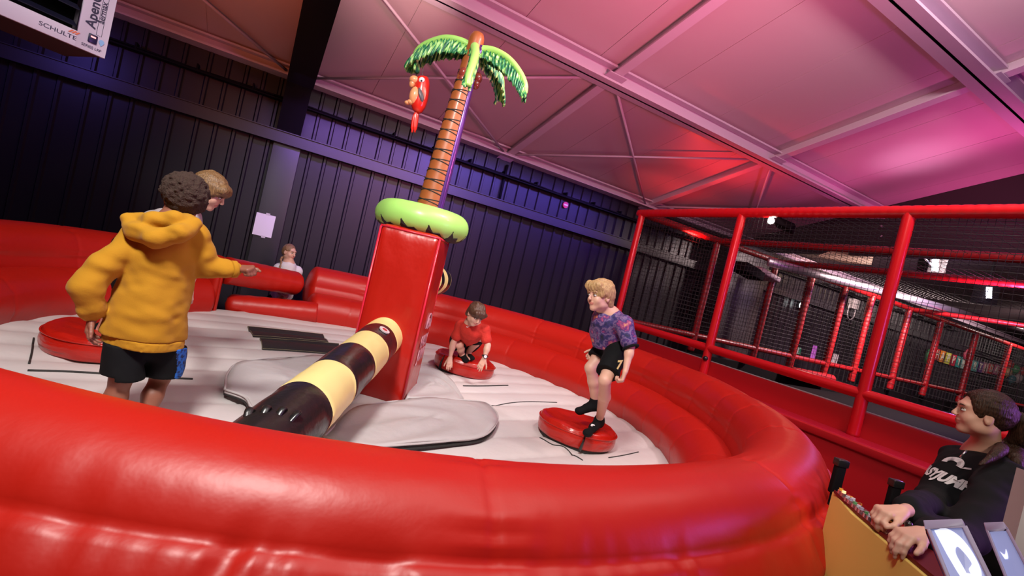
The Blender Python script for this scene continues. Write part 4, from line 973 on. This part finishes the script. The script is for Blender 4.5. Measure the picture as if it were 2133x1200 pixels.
def hair_clip(hc, X, s, f):
    c = np.array(hc[:]); Xi = np.array(X); return lambda P: f(((P-c)@Xi)/s)*s

# --- boy in the yellow hoodie, seen from behind
k1 = person('boy in mustard yellow hoodie and black shorts seen from behind')
HOOD = mat('mustard_fleece', (.47, .225, .014), .9, spec=.2, sheen=.06, bump=(160, .18, .004))
hc, HX_ = headframe(at(381, 414, 2.32), (-.42, .91, -.08)); s = .97
SL_, SR_ = at(275, 492, 2.22), at(415, 498, 2.36); EL_, WL_ = at(186, 602, 2.10), at(194, 655, 2.16)
ER_, WR_ = at(412, 552, 2.42), at(492, 560, 2.50); HL_, HR_ = at(262, 705, 2.24), at(345, 708, 2.34)
KL_, KR_ = at(252, 790, 2.22), at(335, 785, 2.42); AL_, AR_ = at(233, 893, 2.24), at(296, 893, 2.30)
NB = at(352, 470, 2.28)
skin = head_prims(hc, HX_, s)+[cone(NB, hc+HX_@Vector((0, -.02, -.05)), .058, .050, .03)]
skin += [p for p in arm_prims(SL_.lerp(EL_, .5), EL_, WL_, .90)+arm_prims(SR_.lerp(ER_, .7), ER_, WR_, .84)]+[cone(SL_.lerp(SR_, .15)-UP*.04, SL_.lerp(SR_, .85)-UP*.04, .03, .03), cone(NB, (HL_+HR_)/2, .06, .07, .04)]
skin += leg_prims(HL_, KL_, AL_, .90, TC*.012)+leg_prims(HR_-UP*.04, KR_, AR_, .90, TC*.012)
skin += foot_prims(AL_, AL_-TC*.12-UP*.045, .95)+foot_prims(AR_, AR_-TC*.12-UP*.045, .95)
skin += hand_prims(WL_, -UP*.9+TC*.15+RGT*.1, RGT*.8-TC*.4, 1, .92, (22, 25, 20), .8)
skin += hand_prims(WR_, RGT*.93+UP*.22, -UP*.85+TC*-.35, 1, .92, (80, 88, 60), .3, 30)
b1 = sdf('body', skin, .0045, [SK_BROWN, LIP], k1)
face_bits(b1, hc, HX_, s)
L = lambda x, y, z: hc+HX_@Vector((x, y, z))*s
sdf('hair', [ell(L(0, -.018, .034), (.097, .106, .092), HX_, .02), ell(L(0, -.050, -.015), (.078, .060, .062), HX_, .03), ell(L(0, .12, -.035), (.075, .07, .075), HX_, .02, True)], .0045,
    mat('curly_dark_hair', (.045, .022, .015), .9, bump=(140, .9, .012)), k1, noise=[(75, .016, None), (34, .010, None)])
sl = at(196, 640, 2.15)
hp_ = [cone(at(310, 505, 2.26), at(266, 690, 2.25), .068, .096, .03), cone(at(377, 510, 2.34), at(341, 700, 2.34), .066, .092, .03), cone(at(344, 500, 2.27), at(305, 690, 2.27), .098, .122, .035),
       cone(at(290, 488, 2.24), at(402, 492, 2.36), .058, .058, .03), cone(at(284, 496, 2.23), at(218, 555, 2.14), .058, .060, .02), cone(at(218, 555, 2.14), at(184, 602, 2.10), .060, .064, .015), cone(at(184, 602, 2.10), at(188, 634, 2.13), .062, .048, .015), cone(at(190, 630, 2.13), at(196, 645, 2.15), .048, .042, .01),
       cone(at(402, 496, 2.36), at(418, 525, 2.40), .064, .060, .03), cone(at(418, 525, 2.40), ER_, .060, .052, .02), cone(ER_, at(468, 560, 2.47), .052, .044, .02), cone(at(468, 560, 2.47), at(490, 561, 2.49), .042, .036, .01)]
F1 = [[.9, .25, .35], [-.35, .95, .1], [-.3, -.15, 1.6]]
hood_ = sdf('hoodie', hp_, .006, HOOD, k1, noise=[(9, .022, F1), (19, .010, F1), (5, .012, None)], clip=halfspace(at(300, 700, 2.28), -UP-RGT*.02))
sdf('hood', [cone(at(268, 458, 2.20), at(285, 482, 2.16), .030, .036, .03), cone(at(285, 482, 2.16), at(325, 497, 2.14), .036, .040, .03), cone(at(325, 497, 2.14), at(372, 488, 2.17), .040, .036, .03), cone(at(372, 488, 2.17), at(408, 466, 2.27), .036, .030, .03),
             cone(at(272, 455, 2.24), at(318, 458, 2.19), .024, .032, .02), cone(at(318, 458, 2.19), at(365, 455, 2.21), .032, .030, .02), cone(at(365, 455, 2.21), at(405, 462, 2.30), .030, .024, .02), cone(at(320, 474, 2.23), at(372, 474, 2.26), .05, .05, .03), cone(at(300, 462, 2.24), at(385, 462, 2.28), .032, .032, .03)], .005, HOOD, k1, noise=[(14, .016, F1), (28, .006, F1)])
sdf('hem_band', [cone(at(266, 680, 2.25), at(264, 720, 2.25), .090, .092, .03), cone(at(341, 685, 2.34), at(338, 725, 2.34), .087, .088, .03), cone(at(305, 685, 2.27), at(303, 715, 2.27), .114, .114, .035)], .005, HOOD, hood_,
    clip=lambda P: np.maximum(halfspace(at(300, 719, 2.28), -UP-RGT*.02)(P), halfspace(at(300, 700, 2.28), UP+RGT*.02)(P)), noise=[(70, .004, None)])
for a, b, r in ((at(190, 636, 2.135), at(198, 652, 2.155), .053), (at(482, 561, 2.475), at(494, 561, 2.495), .044)):
    mb = MB(); mb.tube([a, a.lerp(b, .15), a.lerp(b, .85), b], [r*.93, r, r*.97, r*.85], 32); mb.build('cuff', HOOD, hood_, smooth=True)
BLUE = mat('blue_patterned_panel', (.01, .06, .3), .7, var=(55, [(.42, (.004, .015, .08)), (.55, (.01, .12, .52))]))
SHORT = mat('black_sport_shorts', (.004, .004, .005), .85, spec=.2)
cR = np.array(at(362, 740, 2.3)[:]); cL = np.array(at(222, 740, 2.2)[:]); rg = np.array(RGT[:])
sdf('shorts', [cone(HL_+UP*.04, at(253, 785, 2.22), .086, .080, .015), cone(HR_+UP*.04, at(340, 782, 2.38), .086, .078, .015), cone(HL_+UP*.05, HR_+UP*.05, .095, .095, .03), cone((HL_+HR_)/2+UP*.04, (HL_+HR_)/2-UP*.03, .085, .075, .03)], .006, [SHORT, BLUE], k1, noise=[(11, .022, None), (24, .008, None)],
    clip=lambda P: np.maximum(halfspace(at(300, 716, 2.28), UP+RGT*.02)(P), np.where((P-np.array(at(300, 760, 2.3)[:]))@rg > 0, halfspace(at(335, 784, 2.35), -UP)(P), halfspace(at(255, 779, 2.22), -UP)(P))),
    paint=[(1, lambda C: ((C-cR)@rg > 0) | ((C-cL)@rg < -.004))])
for A_f in (AL_, AR_): sock(k1, A_f, A_f-TC*.12-UP*.045, .95, .06)

# --- boy with brown hair behind him, bending forward
k2 = person('boy with brown fringe and pale grey shirt bending forward behind the boy in yellow')
hc, HX_ = headframe(at(437, 399, 3.02), (.95, -.22, -.42), UP+RGT*.1); s = .97
PL = at(290, 520, 3.45); NB = at(384, 456, 3.14); S1, S2 = at(368, 482, 3.0), at(372, 470, 3.28)
skin = head_prims(hc, HX_, s)+[cone(NB, hc+HX_@Vector((0, -.03, -.04)), .055, .046, .03), cone(NB, PL, .09, .10, .04), cone(S1, S2, .05, .05)]
e1, w1 = at(408, 540, 2.95), at(395, 600, 2.92); e2, w2 = at(330, 560, 3.35), at(300, 610, 3.3)
k_1, a_1 = at(262, 600, 3.2), at(206, 694, 3.33); k_2, a_2 = at(300, 600, 3.5), at(268, 690, 3.55)
skin += arm_prims(S1, e1, w1, .86)+arm_prims(S2, e2, w2, .86)+leg_prims(PL+TC*.08, k_1, a_1, .86)+leg_prims(PL-TC*.08, k_2, a_2, .86)
T1 = a_1+RGT*.11-UP*.035; T2 = a_2+RGT*.11-UP*.035
skin += hand_prims(w1, -UP+RGT*.2, LFT, 1, .86, (25, 30, 20))+hand_prims(w2, -UP, LFT, -1, .86, (25, 30, 20))+foot_prims(a_1, T1, .86)+foot_prims(a_2, T2, .86)
b2 = sdf('body', skin, .005, [SK_FAIR, LIP2], k2, paint=[(1, lip_pred(hc, HX_, s))]); face_bits(b2, hc, HX_, s)
def boyhair(par, hc, HX_, s, m, fringe=.0, long=0, vol=1.0, part=.3, seed=0):
    L = lambda x, y, z: hc+HX_@Vector((x, y, z))*s
    P = [ell(L(0, -.014, .034), (.083*s*vol, .100*s*vol, .090*s*vol), HX_, .02), ell(L(0, -.050, -.030), (.066*s, .058*s, .060*s), HX_, .03),
         ell(L(.062, .015, .030), (.022*s, .045*s, .042*s), HX_, .02), ell(L(-.062, .015, .030), (.022*s, .045*s, .042*s), HX_, .02),
         ell(L(.02, .070, .066-fringe), (.060*s, .030*s, .034*s), HX_, .02), ell(L(-.03, .066, .064-fringe), (.045*s, .030*s, .034*s), HX_, .02)]
    P += [ell(L(0, .125, -.035-fringe*.8), (.068*s, .062*s, .070*s), HX_, .012, True), ell(L(.078, .022, -.030), (.02*s, .028*s, .03*s), HX_, .008, True), ell(L(-.078, .022, -.030), (.02*s, .028*s, .03*s), HX_, .008, True)]
    Q = np.array(HX_)@np.diag([1.6, .5, .55]); return sdf('hair', P, .0035, m, par, noise=[(62, .010, Q.tolist()), (26, .012, Q.tolist())])
def hairmat(name, c, c2): return mat(name, c, .45, bump=(70, .7, .006, (3, 3, .35)), var=(80, [(.35, c), (.7, c2)], (3, 3, .3)))
boyhair(k2, hc, HX_, s*1.03, hairmat('brown_hair', (.11, .055, .02), (.34, .19, .08)), .012)
PALE = mat('pale_grey_cotton', (.55, .50, .52), .85)
sdf('shirt', [cone(NB+UP*-.05, PL+UP*.05, .105, .13, .04), cone(S1, S2, .09, .09, .05), cone(S1, S1.lerp(e1, .55), .072, .065), cone(S2, S2.lerp(e2, .55), .072, .065), cone(at(395, 452, 3.1), at(318, 462, 3.3), .065, .075, .05)], .007, PALE, k2, noise=[(10, .02, None)])
sdf('shorts', [cone(PL+TC*.06, k_1, .12, .075, .04), cone(PL-TC*.06, k_2, .12, .075, .04)], .007, SHORT, k2, noise=[(10, .02, None)], clip=halfspace(k_1-UP*.03, -UP))
sock(k2, a_1, T1, .86, .045); sock(k2, a_2, T2, .86, .045)

# --- boy standing on the podium
k3 = person('boy in a purple patterned shirt and black shorts crouching upright on a red podium')
s = .98; hc, HX_ = headframe(at(1250, 617, 3.42), (-.94, -.10, -.12), UP+LFT*.13)
NB = at(1268, 662, 3.50); SN, SF = at(1298, 676, 3.38), at(1252, 664, 3.66); EN, WN = at(1313, 722, 3.32), at(1303, 772, 3.26)
EF, WF = at(1250, 700, 3.82), at(1246, 728, 3.70); HN_, HF = at(1288, 728, 3.50), at(1266, 722, 3.70)
KN, KF = at(1260, 792, 3.32), at(1230, 766, 3.62); AN, AF = on(1248, 877, 2, .775), at(1239, 842, 3.72)
TN, TF = on(1224, 902, 2, .735), at(1207, 856, 3.70)
skin = head_prims(hc, HX_, s, 1)+[cone(NB, hc+HX_@Vector((0, -.025, -.05)), .052, .045, .03), cone(NB, (HN_+HF)/2, .09, .09, .05), cone(SN, SF, .05, .05)]
skin += arm_prims(SN, EN, WN, .86)+arm_prims(SF, EF, WF, .86)+leg_prims(HN_, KN, AN, .88, TC*.01+RGT*.01)+leg_prims(HF, KF, AF, .88, RGT*.012)+foot_prims(AN, TN, .85)+foot_prims(AF, TF, .85)
skin += hand_prims(WN, -UP+LFT*.05, LFT*.8-TC*.3, 1, .86, (58, 62, 40), .4, 30)+hand_prims(WF, -UP*.7+LFT*.5, TC, 1, .86, (30, 35, 25))
b3 = sdf('body', skin, .0045, [SK_FAIR, LIP2], k3, paint=[(1, lip_pred(hc, HX_, s))]); face_bits(b3, hc, HX_, s, mat('blond_brow', (.38, .22, .09), .7))
boyhair(k3, hc, HX_, s*1.04, hairmat('blond_hair', (.34, .19, .075), (.66, .44, .21)), -.002, vol=.99)
GAL = mat('purple_galaxy_print', (.1, .05, .2), .75, var=(17, [(.30, (.008, .008, .02)), (.43, (.03, .02, .13)), (.50, (.20, .12, .26)), (.56, (.03, .015, .14)), (.64, (.35, .05, .16)), (.70, (.6, .28, .16))]))
F3 = [[1, .2, .2], [-.2, 1, .1], [-.2, -.1, .7]]
sh3 = sdf('shirt', [cone(NB-UP*.03, (HN_+HF)/2+UP*.02, .115, .125, .05), cone(SN, SF, .068, .068, .04), cone(at(1272, 690, 3.56), at(1276, 722, 3.6), .14, .135, .05), cone(SN, SN.lerp(EN, .72), .066, .060, .03), cone(SF, SF.lerp(EF, .7), .064, .058, .03)], .006, GAL, k3, noise=[(11, .020, F3), (26, .007, F3)],
    clip=lambda P: np.maximum(halfspace(at(1278, 728, 3.6), -UP+RGT*.1)(P), -9))
mb = MB(); Xn = headframe(NB, HX_.col[1])[1]; nn = (hc-NB).normalized(); u_ = frame(nn, CR)
mb.tube([NB+nn*.018+u_.col[1]*.058*math.cos(a)+u_.col[2]*.058*math.sin(a) for a in np.linspace(0, 2*PI, 33)], .009, 8); mb.build('collar', SOCK, sh3, smooth=True)
mb = MB(); d_ = (EN-SN).normalized(); u_ = frame(d_, CR); p = SN.lerp(EN, .72)+d_*.052
mb.tube([p+u_.col[1]*.050*math.cos(a)+u_.col[2]*.050*math.sin(a) for a in np.linspace(0, 2*PI, 33)], .009, 8); mb.build('sleeve_band', SOCK, sh3, smooth=True)
def vclip(a, b, t):   # cut a shorts leg across the thigh
    return halfspace(a.lerp(b, t), b-a)
sc_n, sc_f = vclip(HN_, KN, .80), vclip(HF, KF, .62)
mid = np.array(((HN_+HF)/2)[:]); dv = np.array((HF-HN_).normalized()[:])
pa = (np.array(HN_[:])+np.array(KN[:]))/2; pb = (np.array(HF[:])+np.array(KF[:]))/2; sp = pb-pa; sp = sp/np.linalg.norm(sp); pm = (pa+pb)/2
st3 = sdf('shorts', [cone(HN_+UP*.01, HN_.lerp(KN, .95), .084, .080, .02), cone(HF+UP*.01, HF.lerp(KF, .9), .084, .078, .02), cone(HN_+UP*.01, HF+UP*.01, .090, .090, .03)], .006, SHORT, k3, noise=[(12, .018, F3), (25, .006, None)],
    clip=lambda P: np.where((P-pm)@sp < 0, sc_n(P), sc_f(P)))
o = textmesh('7', .075, frame(CR*.96-CU*.05+CR*.1, -CF), at(1283, 757, 3.40), 'shorts_number', mat('gold_print', (.72, .55, .22), .5), k3, .0, bold=.003, shear=.3); o.parent = st3; project(o, st3, -CF, .006)
sock(k3, AN, TN, .85, .055, legdir=KN-AN); sock(k3, AF, TF, .85, .05, legdir=KF-AF)

# --- crouching boy in red
k4 = person('dark-haired boy in a red sports shirt crouching with both hands on the far podium')
s = .95; hc, HX_ = headframe(at(991, 655, 4.70), RGT*.52+TC*.75-UP*.52, UP+RGT*.1)
NB = at(984, 676, 4.86); S1, S2 = at(960, 680, 4.92), at(1010, 688, 4.84); E_1, W_1 = at(944, 715, 4.92), at(938, 744, 4.92); E_2, W_2 = at(1016, 720, 4.80), at(1009, 746, 4.76)
PL = at(968, 712, 5.25); K_1, A_1 = at(957, 718, 4.98), at(963, 741, 5.12); K_2, A_2 = at(1001, 702, 4.98), at(972, 738, 5.16)
skin = head_prims(hc, HX_, s)+[cone(NB, hc+HX_@Vector((0, -.03, -.04)), .050, .042, .03), cone(NB, PL, .085, .09, .04), cone(S1, S2, .045, .045)]
skin += arm_prims(S1, E_1, W_1, .84)+arm_prims(S2, E_2, W_2, .84)+leg_prims(PL+LFT*.07, K_1, A_1, .84)+leg_prims(PL+RGT*.07, K_2, A_2, .84)
T1 = at(970, 750, 5.02); T2 = at(982, 746, 5.06)
skin += hand_prims(W_1, -UP*.75+TC*.5+RGT*.15, -UP*.3-TC, -1, .84, (12, 15, 10))+hand_prims(W_2, -UP*.9+LFT*.22+TC*.2, -TC, 1, .84, (6, 8, 6), 1.3, 45)+foot_prims(A_1, T1, .84)+foot_prims(A_2, T2, .84)
b4 = sdf('body', skin, .0045, [SK_FAIR, LIP2], k4, paint=[(1, lip_pred(hc, HX_, s))]); face_bits(b4, hc, HX_, s)
boyhair(k4, hc, HX_, s*1.04, hairmat('dark_brown_hair', (.045, .018, .010), (.13, .055, .03)), .010)
REDC = mat('red_sport_cloth', (.52, .022, .012), .85, bump=(25, .5, .02))
sh4 = sdf('shirt', [cone(NB-UP*.05, PL+UP*.03, .100, .115, .04), cone(S1, S2, .058, .058, .03), cone(S1, S1.lerp(E_1, .58), .054, .054, .02), cone(S2, S2.lerp(E_2, .58), .054, .054, .02), cone(at(985, 692, 4.88), at(985, 700, 4.93), .09, .085, .04)], .006, REDC, k4, noise=[(11, .020, None), (24, .006, None)])
sdf('shorts', [cone(PL+LFT*.06, PL.lerp(K_1, .8)+LFT*.02, .105, .075, .03), cone(PL+RGT*.06, PL.lerp(K_2, .8), .105, .078, .03)], .006, SHORT, k4, noise=[(12, .016, None)])
sock(k4, A_1, T1, .84, .045); sock(k4, A_2, T2, .84, .045)
mb = MB(); q = at(974, 682, 4.7); mb.tube(bez([q-CR*.018+CU*.004, q-CR*.008-CU*.004, q+CR*.02+CU*.010], 10), [.001, .003, .004, .004, .0035, .003, .0025, .002, .0015, .001, .0008], 6); o = mb.build('chest_mark', M_WHITE, sh4); project(o, sh4, -CF, .004)
wt = thing('wristwatch', 'black wristwatch with pale dial on the crouching boy\'s wrist', 'watch'); d_ = (W_2-E_2).normalized(); u_ = frame(d_, CF); c_ = W_2-d_*.02
mb = MB(); mb.tube([c_+u_.col[1]*.026*math.cos(a)+u_.col[2]*.026*math.sin(a) for a in np.linspace(0, 2*PI, 25)], .0075, 8); mb.build('strap', V_BLK, wt, smooth=True)
f_ = (-CF+CR*.2).normalized(); mb = MB(); mb.tube([c_+f_*.024, c_+f_*.034], .020, 24); w_o = mb.build('case', V_BLK, wt); mb = MB(); mb.tube([c_+f_*.034, c_+f_*.036], .015, 24); mb.build('dial', M_WHITE, w_o)

# --- girl behind the entry
k5 = person('girl in a white t-shirt with plaited hair standing behind the arena entry tubes')
s = .93; gd = 6.42; hc, HX_ = headframe(at(603, 526, gd), (.67, -.74, -.06), UP)
NB = at(601, 551, gd+.02); S1, S2 = at(580, 560, gd-.02), at(619, 566, gd+.12); E_1, W_1 = at(569, 598, gd+.05), at(584, 612, gd-.12); E_2, W_2 = at(612, 600, gd+.18), at(596, 616, gd-.05)
PL = NB-UP*.47; K_1 = PL+Vector((-.08, 0, -.36)); A_1 = Vector((K_1.x, K_1.y+.02, .07)); K_2 = PL+Vector((.09, 0, -.36)); A_2 = Vector((K_2.x, K_2.y+.02, .07))
fw = (RGT*.72+TC*.66).normalized(); T1, T2 = A_1+fw*.12-UP*.045, A_2+fw*.12-UP*.045
skin = head_prims(hc, HX_, s)+[cone(NB-UP*.02, hc+HX_@Vector((0, -.02, -.05)), .043, .038, .03), cone(NB, PL, .08, .09, .04), cone(S1, S2, .042, .042)]
skin += arm_prims(S1, E_1, W_1, .80)+arm_prims(S2, E_2, W_2, .80)+leg_prims(PL+Vector((-.07, 0, 0)), K_1, A_1, .82)+leg_prims(PL+Vector((.08, 0, 0)), K_2, A_2, .82)+foot_prims(A_1, T1, .8)+foot_prims(A_2, T2, .8)
skin += hand_prims(W_1, RGT+UP*-.2, -UP, 1, .8, (40, 45, 30))+hand_prims(W_2, LFT-UP*.3, -UP, 1, .8, (40, 45, 30))
b5 = sdf('body', skin, .005, [SK_FAIR, LIP2], k5, paint=[(1, lip_pred(hc, HX_, s))]); face_bits(b5, hc, HX_, s)
L = lambda x, y, z: hc+HX_@Vector((x, y, z))*s
hm = hairmat('light_brown_hair', (.16, .08, .04), (.36, .20, .10))
sdf('hair', [ell(L(0, -.020, .032), (.078*s, .094*s, .086*s), HX_, .02), ell(L(0, -.060, -.015), (.058*s, .05*s, .055*s), HX_, .03), ell(L(0, .115, -.010), (.075*s, .068*s, .090*s), HX_, .012, True)], .004, hm, k5, noise=[(50, .006, None)])
for q in (-1,):
    pt = bez([L(-.060*q*-1, -.05, -.04), L(.066, -.045, -.10), S1.lerp(NB, .45)+TC*.07+UP*.03, S1.lerp(NB, .5)+TC*.13-UP*.10, S1.lerp(NB, .55)+TC*.13-UP*.2], 40)
    mb = MB(); mb.tube(pt, [.017*(1-.5*i/40)*(1+.22*math.sin(i*1.5)) for i in range(41)], 10); mb.build('plait', hm, k5, smooth=True)
WT = mat('white_cotton', (.68, .63, .64), .85)
sdf('shirt', [cone(NB-UP*.04, PL-UP*.10, .105, .145, .06), cone(S1, S2, .058, .058, .04), cone(S1, S1.lerp(E_1, .68), .062, .072, .03), cone(S2, S2.lerp(E_2, .68), .062, .072, .03)], .006, WT, k5, noise=[(9, .022, None), (22, .006, None)], clip=halfspace(PL-UP*.15, -UP))
sdf('leggings', [cone(PL+Vector((-.07, 0, -.03)), K_1, .10, .06, .03), cone(K_1, A_1+UP*.04, .06, .042, .03), cone(PL+Vector((.08, 0, -.03)), K_2, .10, .06, .03), cone(K_2, A_2+UP*.04, .06, .042, .03)], .008, SHORT, k5)
sock(k5, A_1, T1, .8, .05, logo=False); sock(k5, A_2, T2, .8, .05, logo=False)

# --- attendant at the desk
k6 = person('young woman in black printed hoodie with long ponytail at the yellow desk')
s = .93; hc, HX_ = headframe(at(2043, 864, 2.20), (-.60, .80, -.02), UP)
NB = at(2056, 938, 2.25); SN, SF = at(2092, 1000, 2.02), at(1998, 962, 2.34); EN, WN = at(2010, 1120, 1.78), on(1922, 1112, 2, 1.258)
EF, WF = at(1945, 1045, 2.12), on(1880, 1066, 2, 1.275); PL = at(2050, 1190, 2.2)
skin = head_prims(hc, HX_, s, 1)+[cone(NB-UP*.02, hc+HX_@Vector((0, -.025, -.045)), .054, .048, .03), cone(NB-UP*.05, PL, .09, .11, .05), cone(SN, SF, .05, .05)]
skin += arm_prims(SN, EN, WN, .92)+arm_prims(SF, EF, WF, .92)
skin += hand_prims(WF, LFT*.9-UP*.12+TC*.15, -UP*.9+RGT*.1, 1, .90, (50, 48, 30), .5, 30)+hand_prims(WN, LFT*.85-UP*.10+TC*.25, -UP*.9+RGT*.1, 1, .90, (34, 32, 22), .7, 30)
KN = Vector((PL.x-.08, PL.y-.02, .50)); KF = Vector((PL.x+.06, PL.y+.1, .50)); AN = Vector((KN.x, KN.y, .08)); AF = Vector((KF.x, KF.y, .08))
skin += leg_prims(PL+TC*.08, KN, AN, .95)+leg_prims(PL-TC*.08, KF, AF, .95)+foot_prims(AN, AN+LFT*.15-UP*.05, .95)+foot_prims(AF, AF+LFT*.15-UP*.05, .95)
b6 = sdf('body', skin, .0042, [SK_FAIR, LIP2], k6, paint=[(1, lip_pred(hc, HX_, s))]); face_bits(b6, hc, HX_, s, mat('dark_brow', (.06, .03, .02), .7))
L = lambda x, y, z: hc+HX_@Vector((x, y, z))*s
hm = hairmat('dark_brown_long_hair', (.018, .009, .006), (.07, .032, .018))
hm.node_tree.nodes['Principled BSDF'].inputs['Specular IOR Level'].default_value = .2
Q = (np.array(HX_)@np.diag([1.8, .4, 1.2])).tolist()
sdf('hair', [ell(L(0, -.022, .034), (.078, .098, .088), HX_, .02), ell(L(0, -.072, .008), (.050, .046, .052), HX_, .03), ell(L(0, -.118, .022), (.026, .030, .026), HX_, .02), ell(L(0, .108, -.005), (.085, .066, .094), HX_, .012, True), ell(L(.080, -.004, -.045), (.03, .036, .042), HX_, .01, True), ell(L(-.080, -.004, -.045), (.03, .036, .042), HX_, .01, True)], .0035, hm, k6, noise=[(80, .005, Q)])
P_ = bez([L(0, -.118, .025), L(0, -.150, .012), L(.01, -.160, -.045), L(.03, -.160, -.13), at(2118, 965, 2.05), at(2116, 1020, 2.04)], 20); prs = []
for i in range(20): prs.append(cone(P_[i], P_[i+1], (.018+.020*math.sin(PI*min(1, (i+1)/18))), (.018+.020*math.sin(PI*min(1, (i+2)/18))), .010))
P2 = bez([L(.01, -.155, -.06), L(.045, -.120, -.120), at(2084, 938, 2.03), at(2062, 956, 2.00), at(2040, 968, 1.99)], 14)
for i in range(14): prs.append(cone(P2[i], P2[i+1], .026*(1-.05*i), .026*(1-.05*(i+1)), .010))
sdf('ponytail', prs, .004, hm, k6, noise=[(60, .007, [[1, .2, 0], [.2, 1, 0], [0, 0, .15]]), (14, .010, [[1, .2, 0], [.2, 1, 0], [0, 0, .3]])])
mb = MB(); mb.tube([L(.024*math.cos(a), -.108, .024+.024*math.sin(a)) for a in np.linspace(0, 2*PI, 20)], .006, 8); mb.build('hair_tie', V_BLK, k6, smooth=True)
BLKH = mat('black_hoodie_cloth', (.005, .005, .006), .88, spec=.2, bump=(120, .1, .003))
F6 = [[1, .2, .3], [-.2, 1, .3], [-.3, -.2, 1.2]]
ho6 = sdf('hoodie', [cone(NB-UP*.13, PL, .12, .155, .06), cone(SN, SF, .070, .068, .05), cone(at(2050, 1020, 2.15), at(2050, 1130, 2.15), .155, .165, .06), cone(at(1996, 1000, 2.20), at(1992, 1060, 2.14), .095, .12, .05), cone(SN, SN.lerp(EN, .5), .080, .074, .04), cone(SN.lerp(EN, .5), EN, .074, .066, .03), cone(EN, EN.lerp(WN, .85), .064, .043, .03),
                     cone(SF, EF, .074, .062, .04), cone(EF, EF.lerp(WF, .86), .060, .041, .03), cone(NB-UP*.045, NB-UP*.08, .066, .085, .03)], .0065, BLKH, k6,
    noise=[(9, .024, F6), (20, .009, F6)], clip=halfspace(PL-UP*.22, -UP))
sdf('trousers', [cone(PL+TC*.08-UP*.1, KN, .12, .08, .04), cone(KN, AN+UP*.03, .08, .06, .04), cone(PL-TC*.08-UP*.1, KF, .12, .08, .04), cone(KF, AF+UP*.03, .08, .06, .04)], .009, BLKH, k6)
for a in (AN, AF): mb = MB(); mb.ell(a+LFT*.07-UP*.035, (.15, .05, .045), frame(LFT, UP)); mb.build('shoe', V_BLK, k6, smooth=True)
PRT = mat('white_print', (.62, .58, .60), .7)
def print_on(body, size, c, d, nm='hoodie_lettering', **kw):
    X = frame((-.42, -.906, 0), (-.906, .42, .1)); o = textmesh(body, size, X, c, nm, PRT, ho6, 0.0, **kw); project(o, ho6, X.col[2], .004); return o
dn = (TC*.80+LFT*.62+UP*.12)
print_on('EASYJUMP', .056, at(1926, 980, 2.16), dn, bold=.003, sx=.80, shear=.15)
X = frame((-.42, -.906, 0), (-.906, .42, .1)); c0 = at(1940, 950, 2.16); mb = MB()
pl_ = [c0+X@Vector((.045*math.cos(t), .032*math.sin(t), 0)) for t in np.linspace(-.2, PI+.3, 16)]+[c0+X@Vector((.020*math.cos(t), .012*math.sin(t), 0)) for t in np.linspace(PI+.3, -.2, 10)]
mb.prism(pl_, X.col[2]*.0008); mb.prism([c0+X@Vector((.045+.03*a, -.005+.02*b, 0)) for a, b in ((0, 0), (1.2, .5), (1.0, .8), (.2, .5))], X.col[2]*.0008)
o = mb.build('hoodie_emblem', PRT, ho6); project(o, ho6, X.col[2], .004)
mb = MB(); c = at(2014, 938, 2.12); mb.tube([c, c+LFT*.02-UP*.035], .004, 8); mb.build('zip_pull', mat('chrome_zip', (.6, .6, .6), .2, metal=.9), ho6, smooth=True)
mb = MB(); c0 = at(1958, 1178, 1.85); mb.prism([c0+X@Vector((x_, y_, 0)) for x_, y_ in ((-.03, .02), (0, .03), (.012, .01), (.04, -.02), (.03, -.035), (-.0, -.02), (-.02, -.01))], X.col[2]*.004); o = mb.build('trouser_print', PRT, ho6); project(o, ho6, X.col[2], .004)
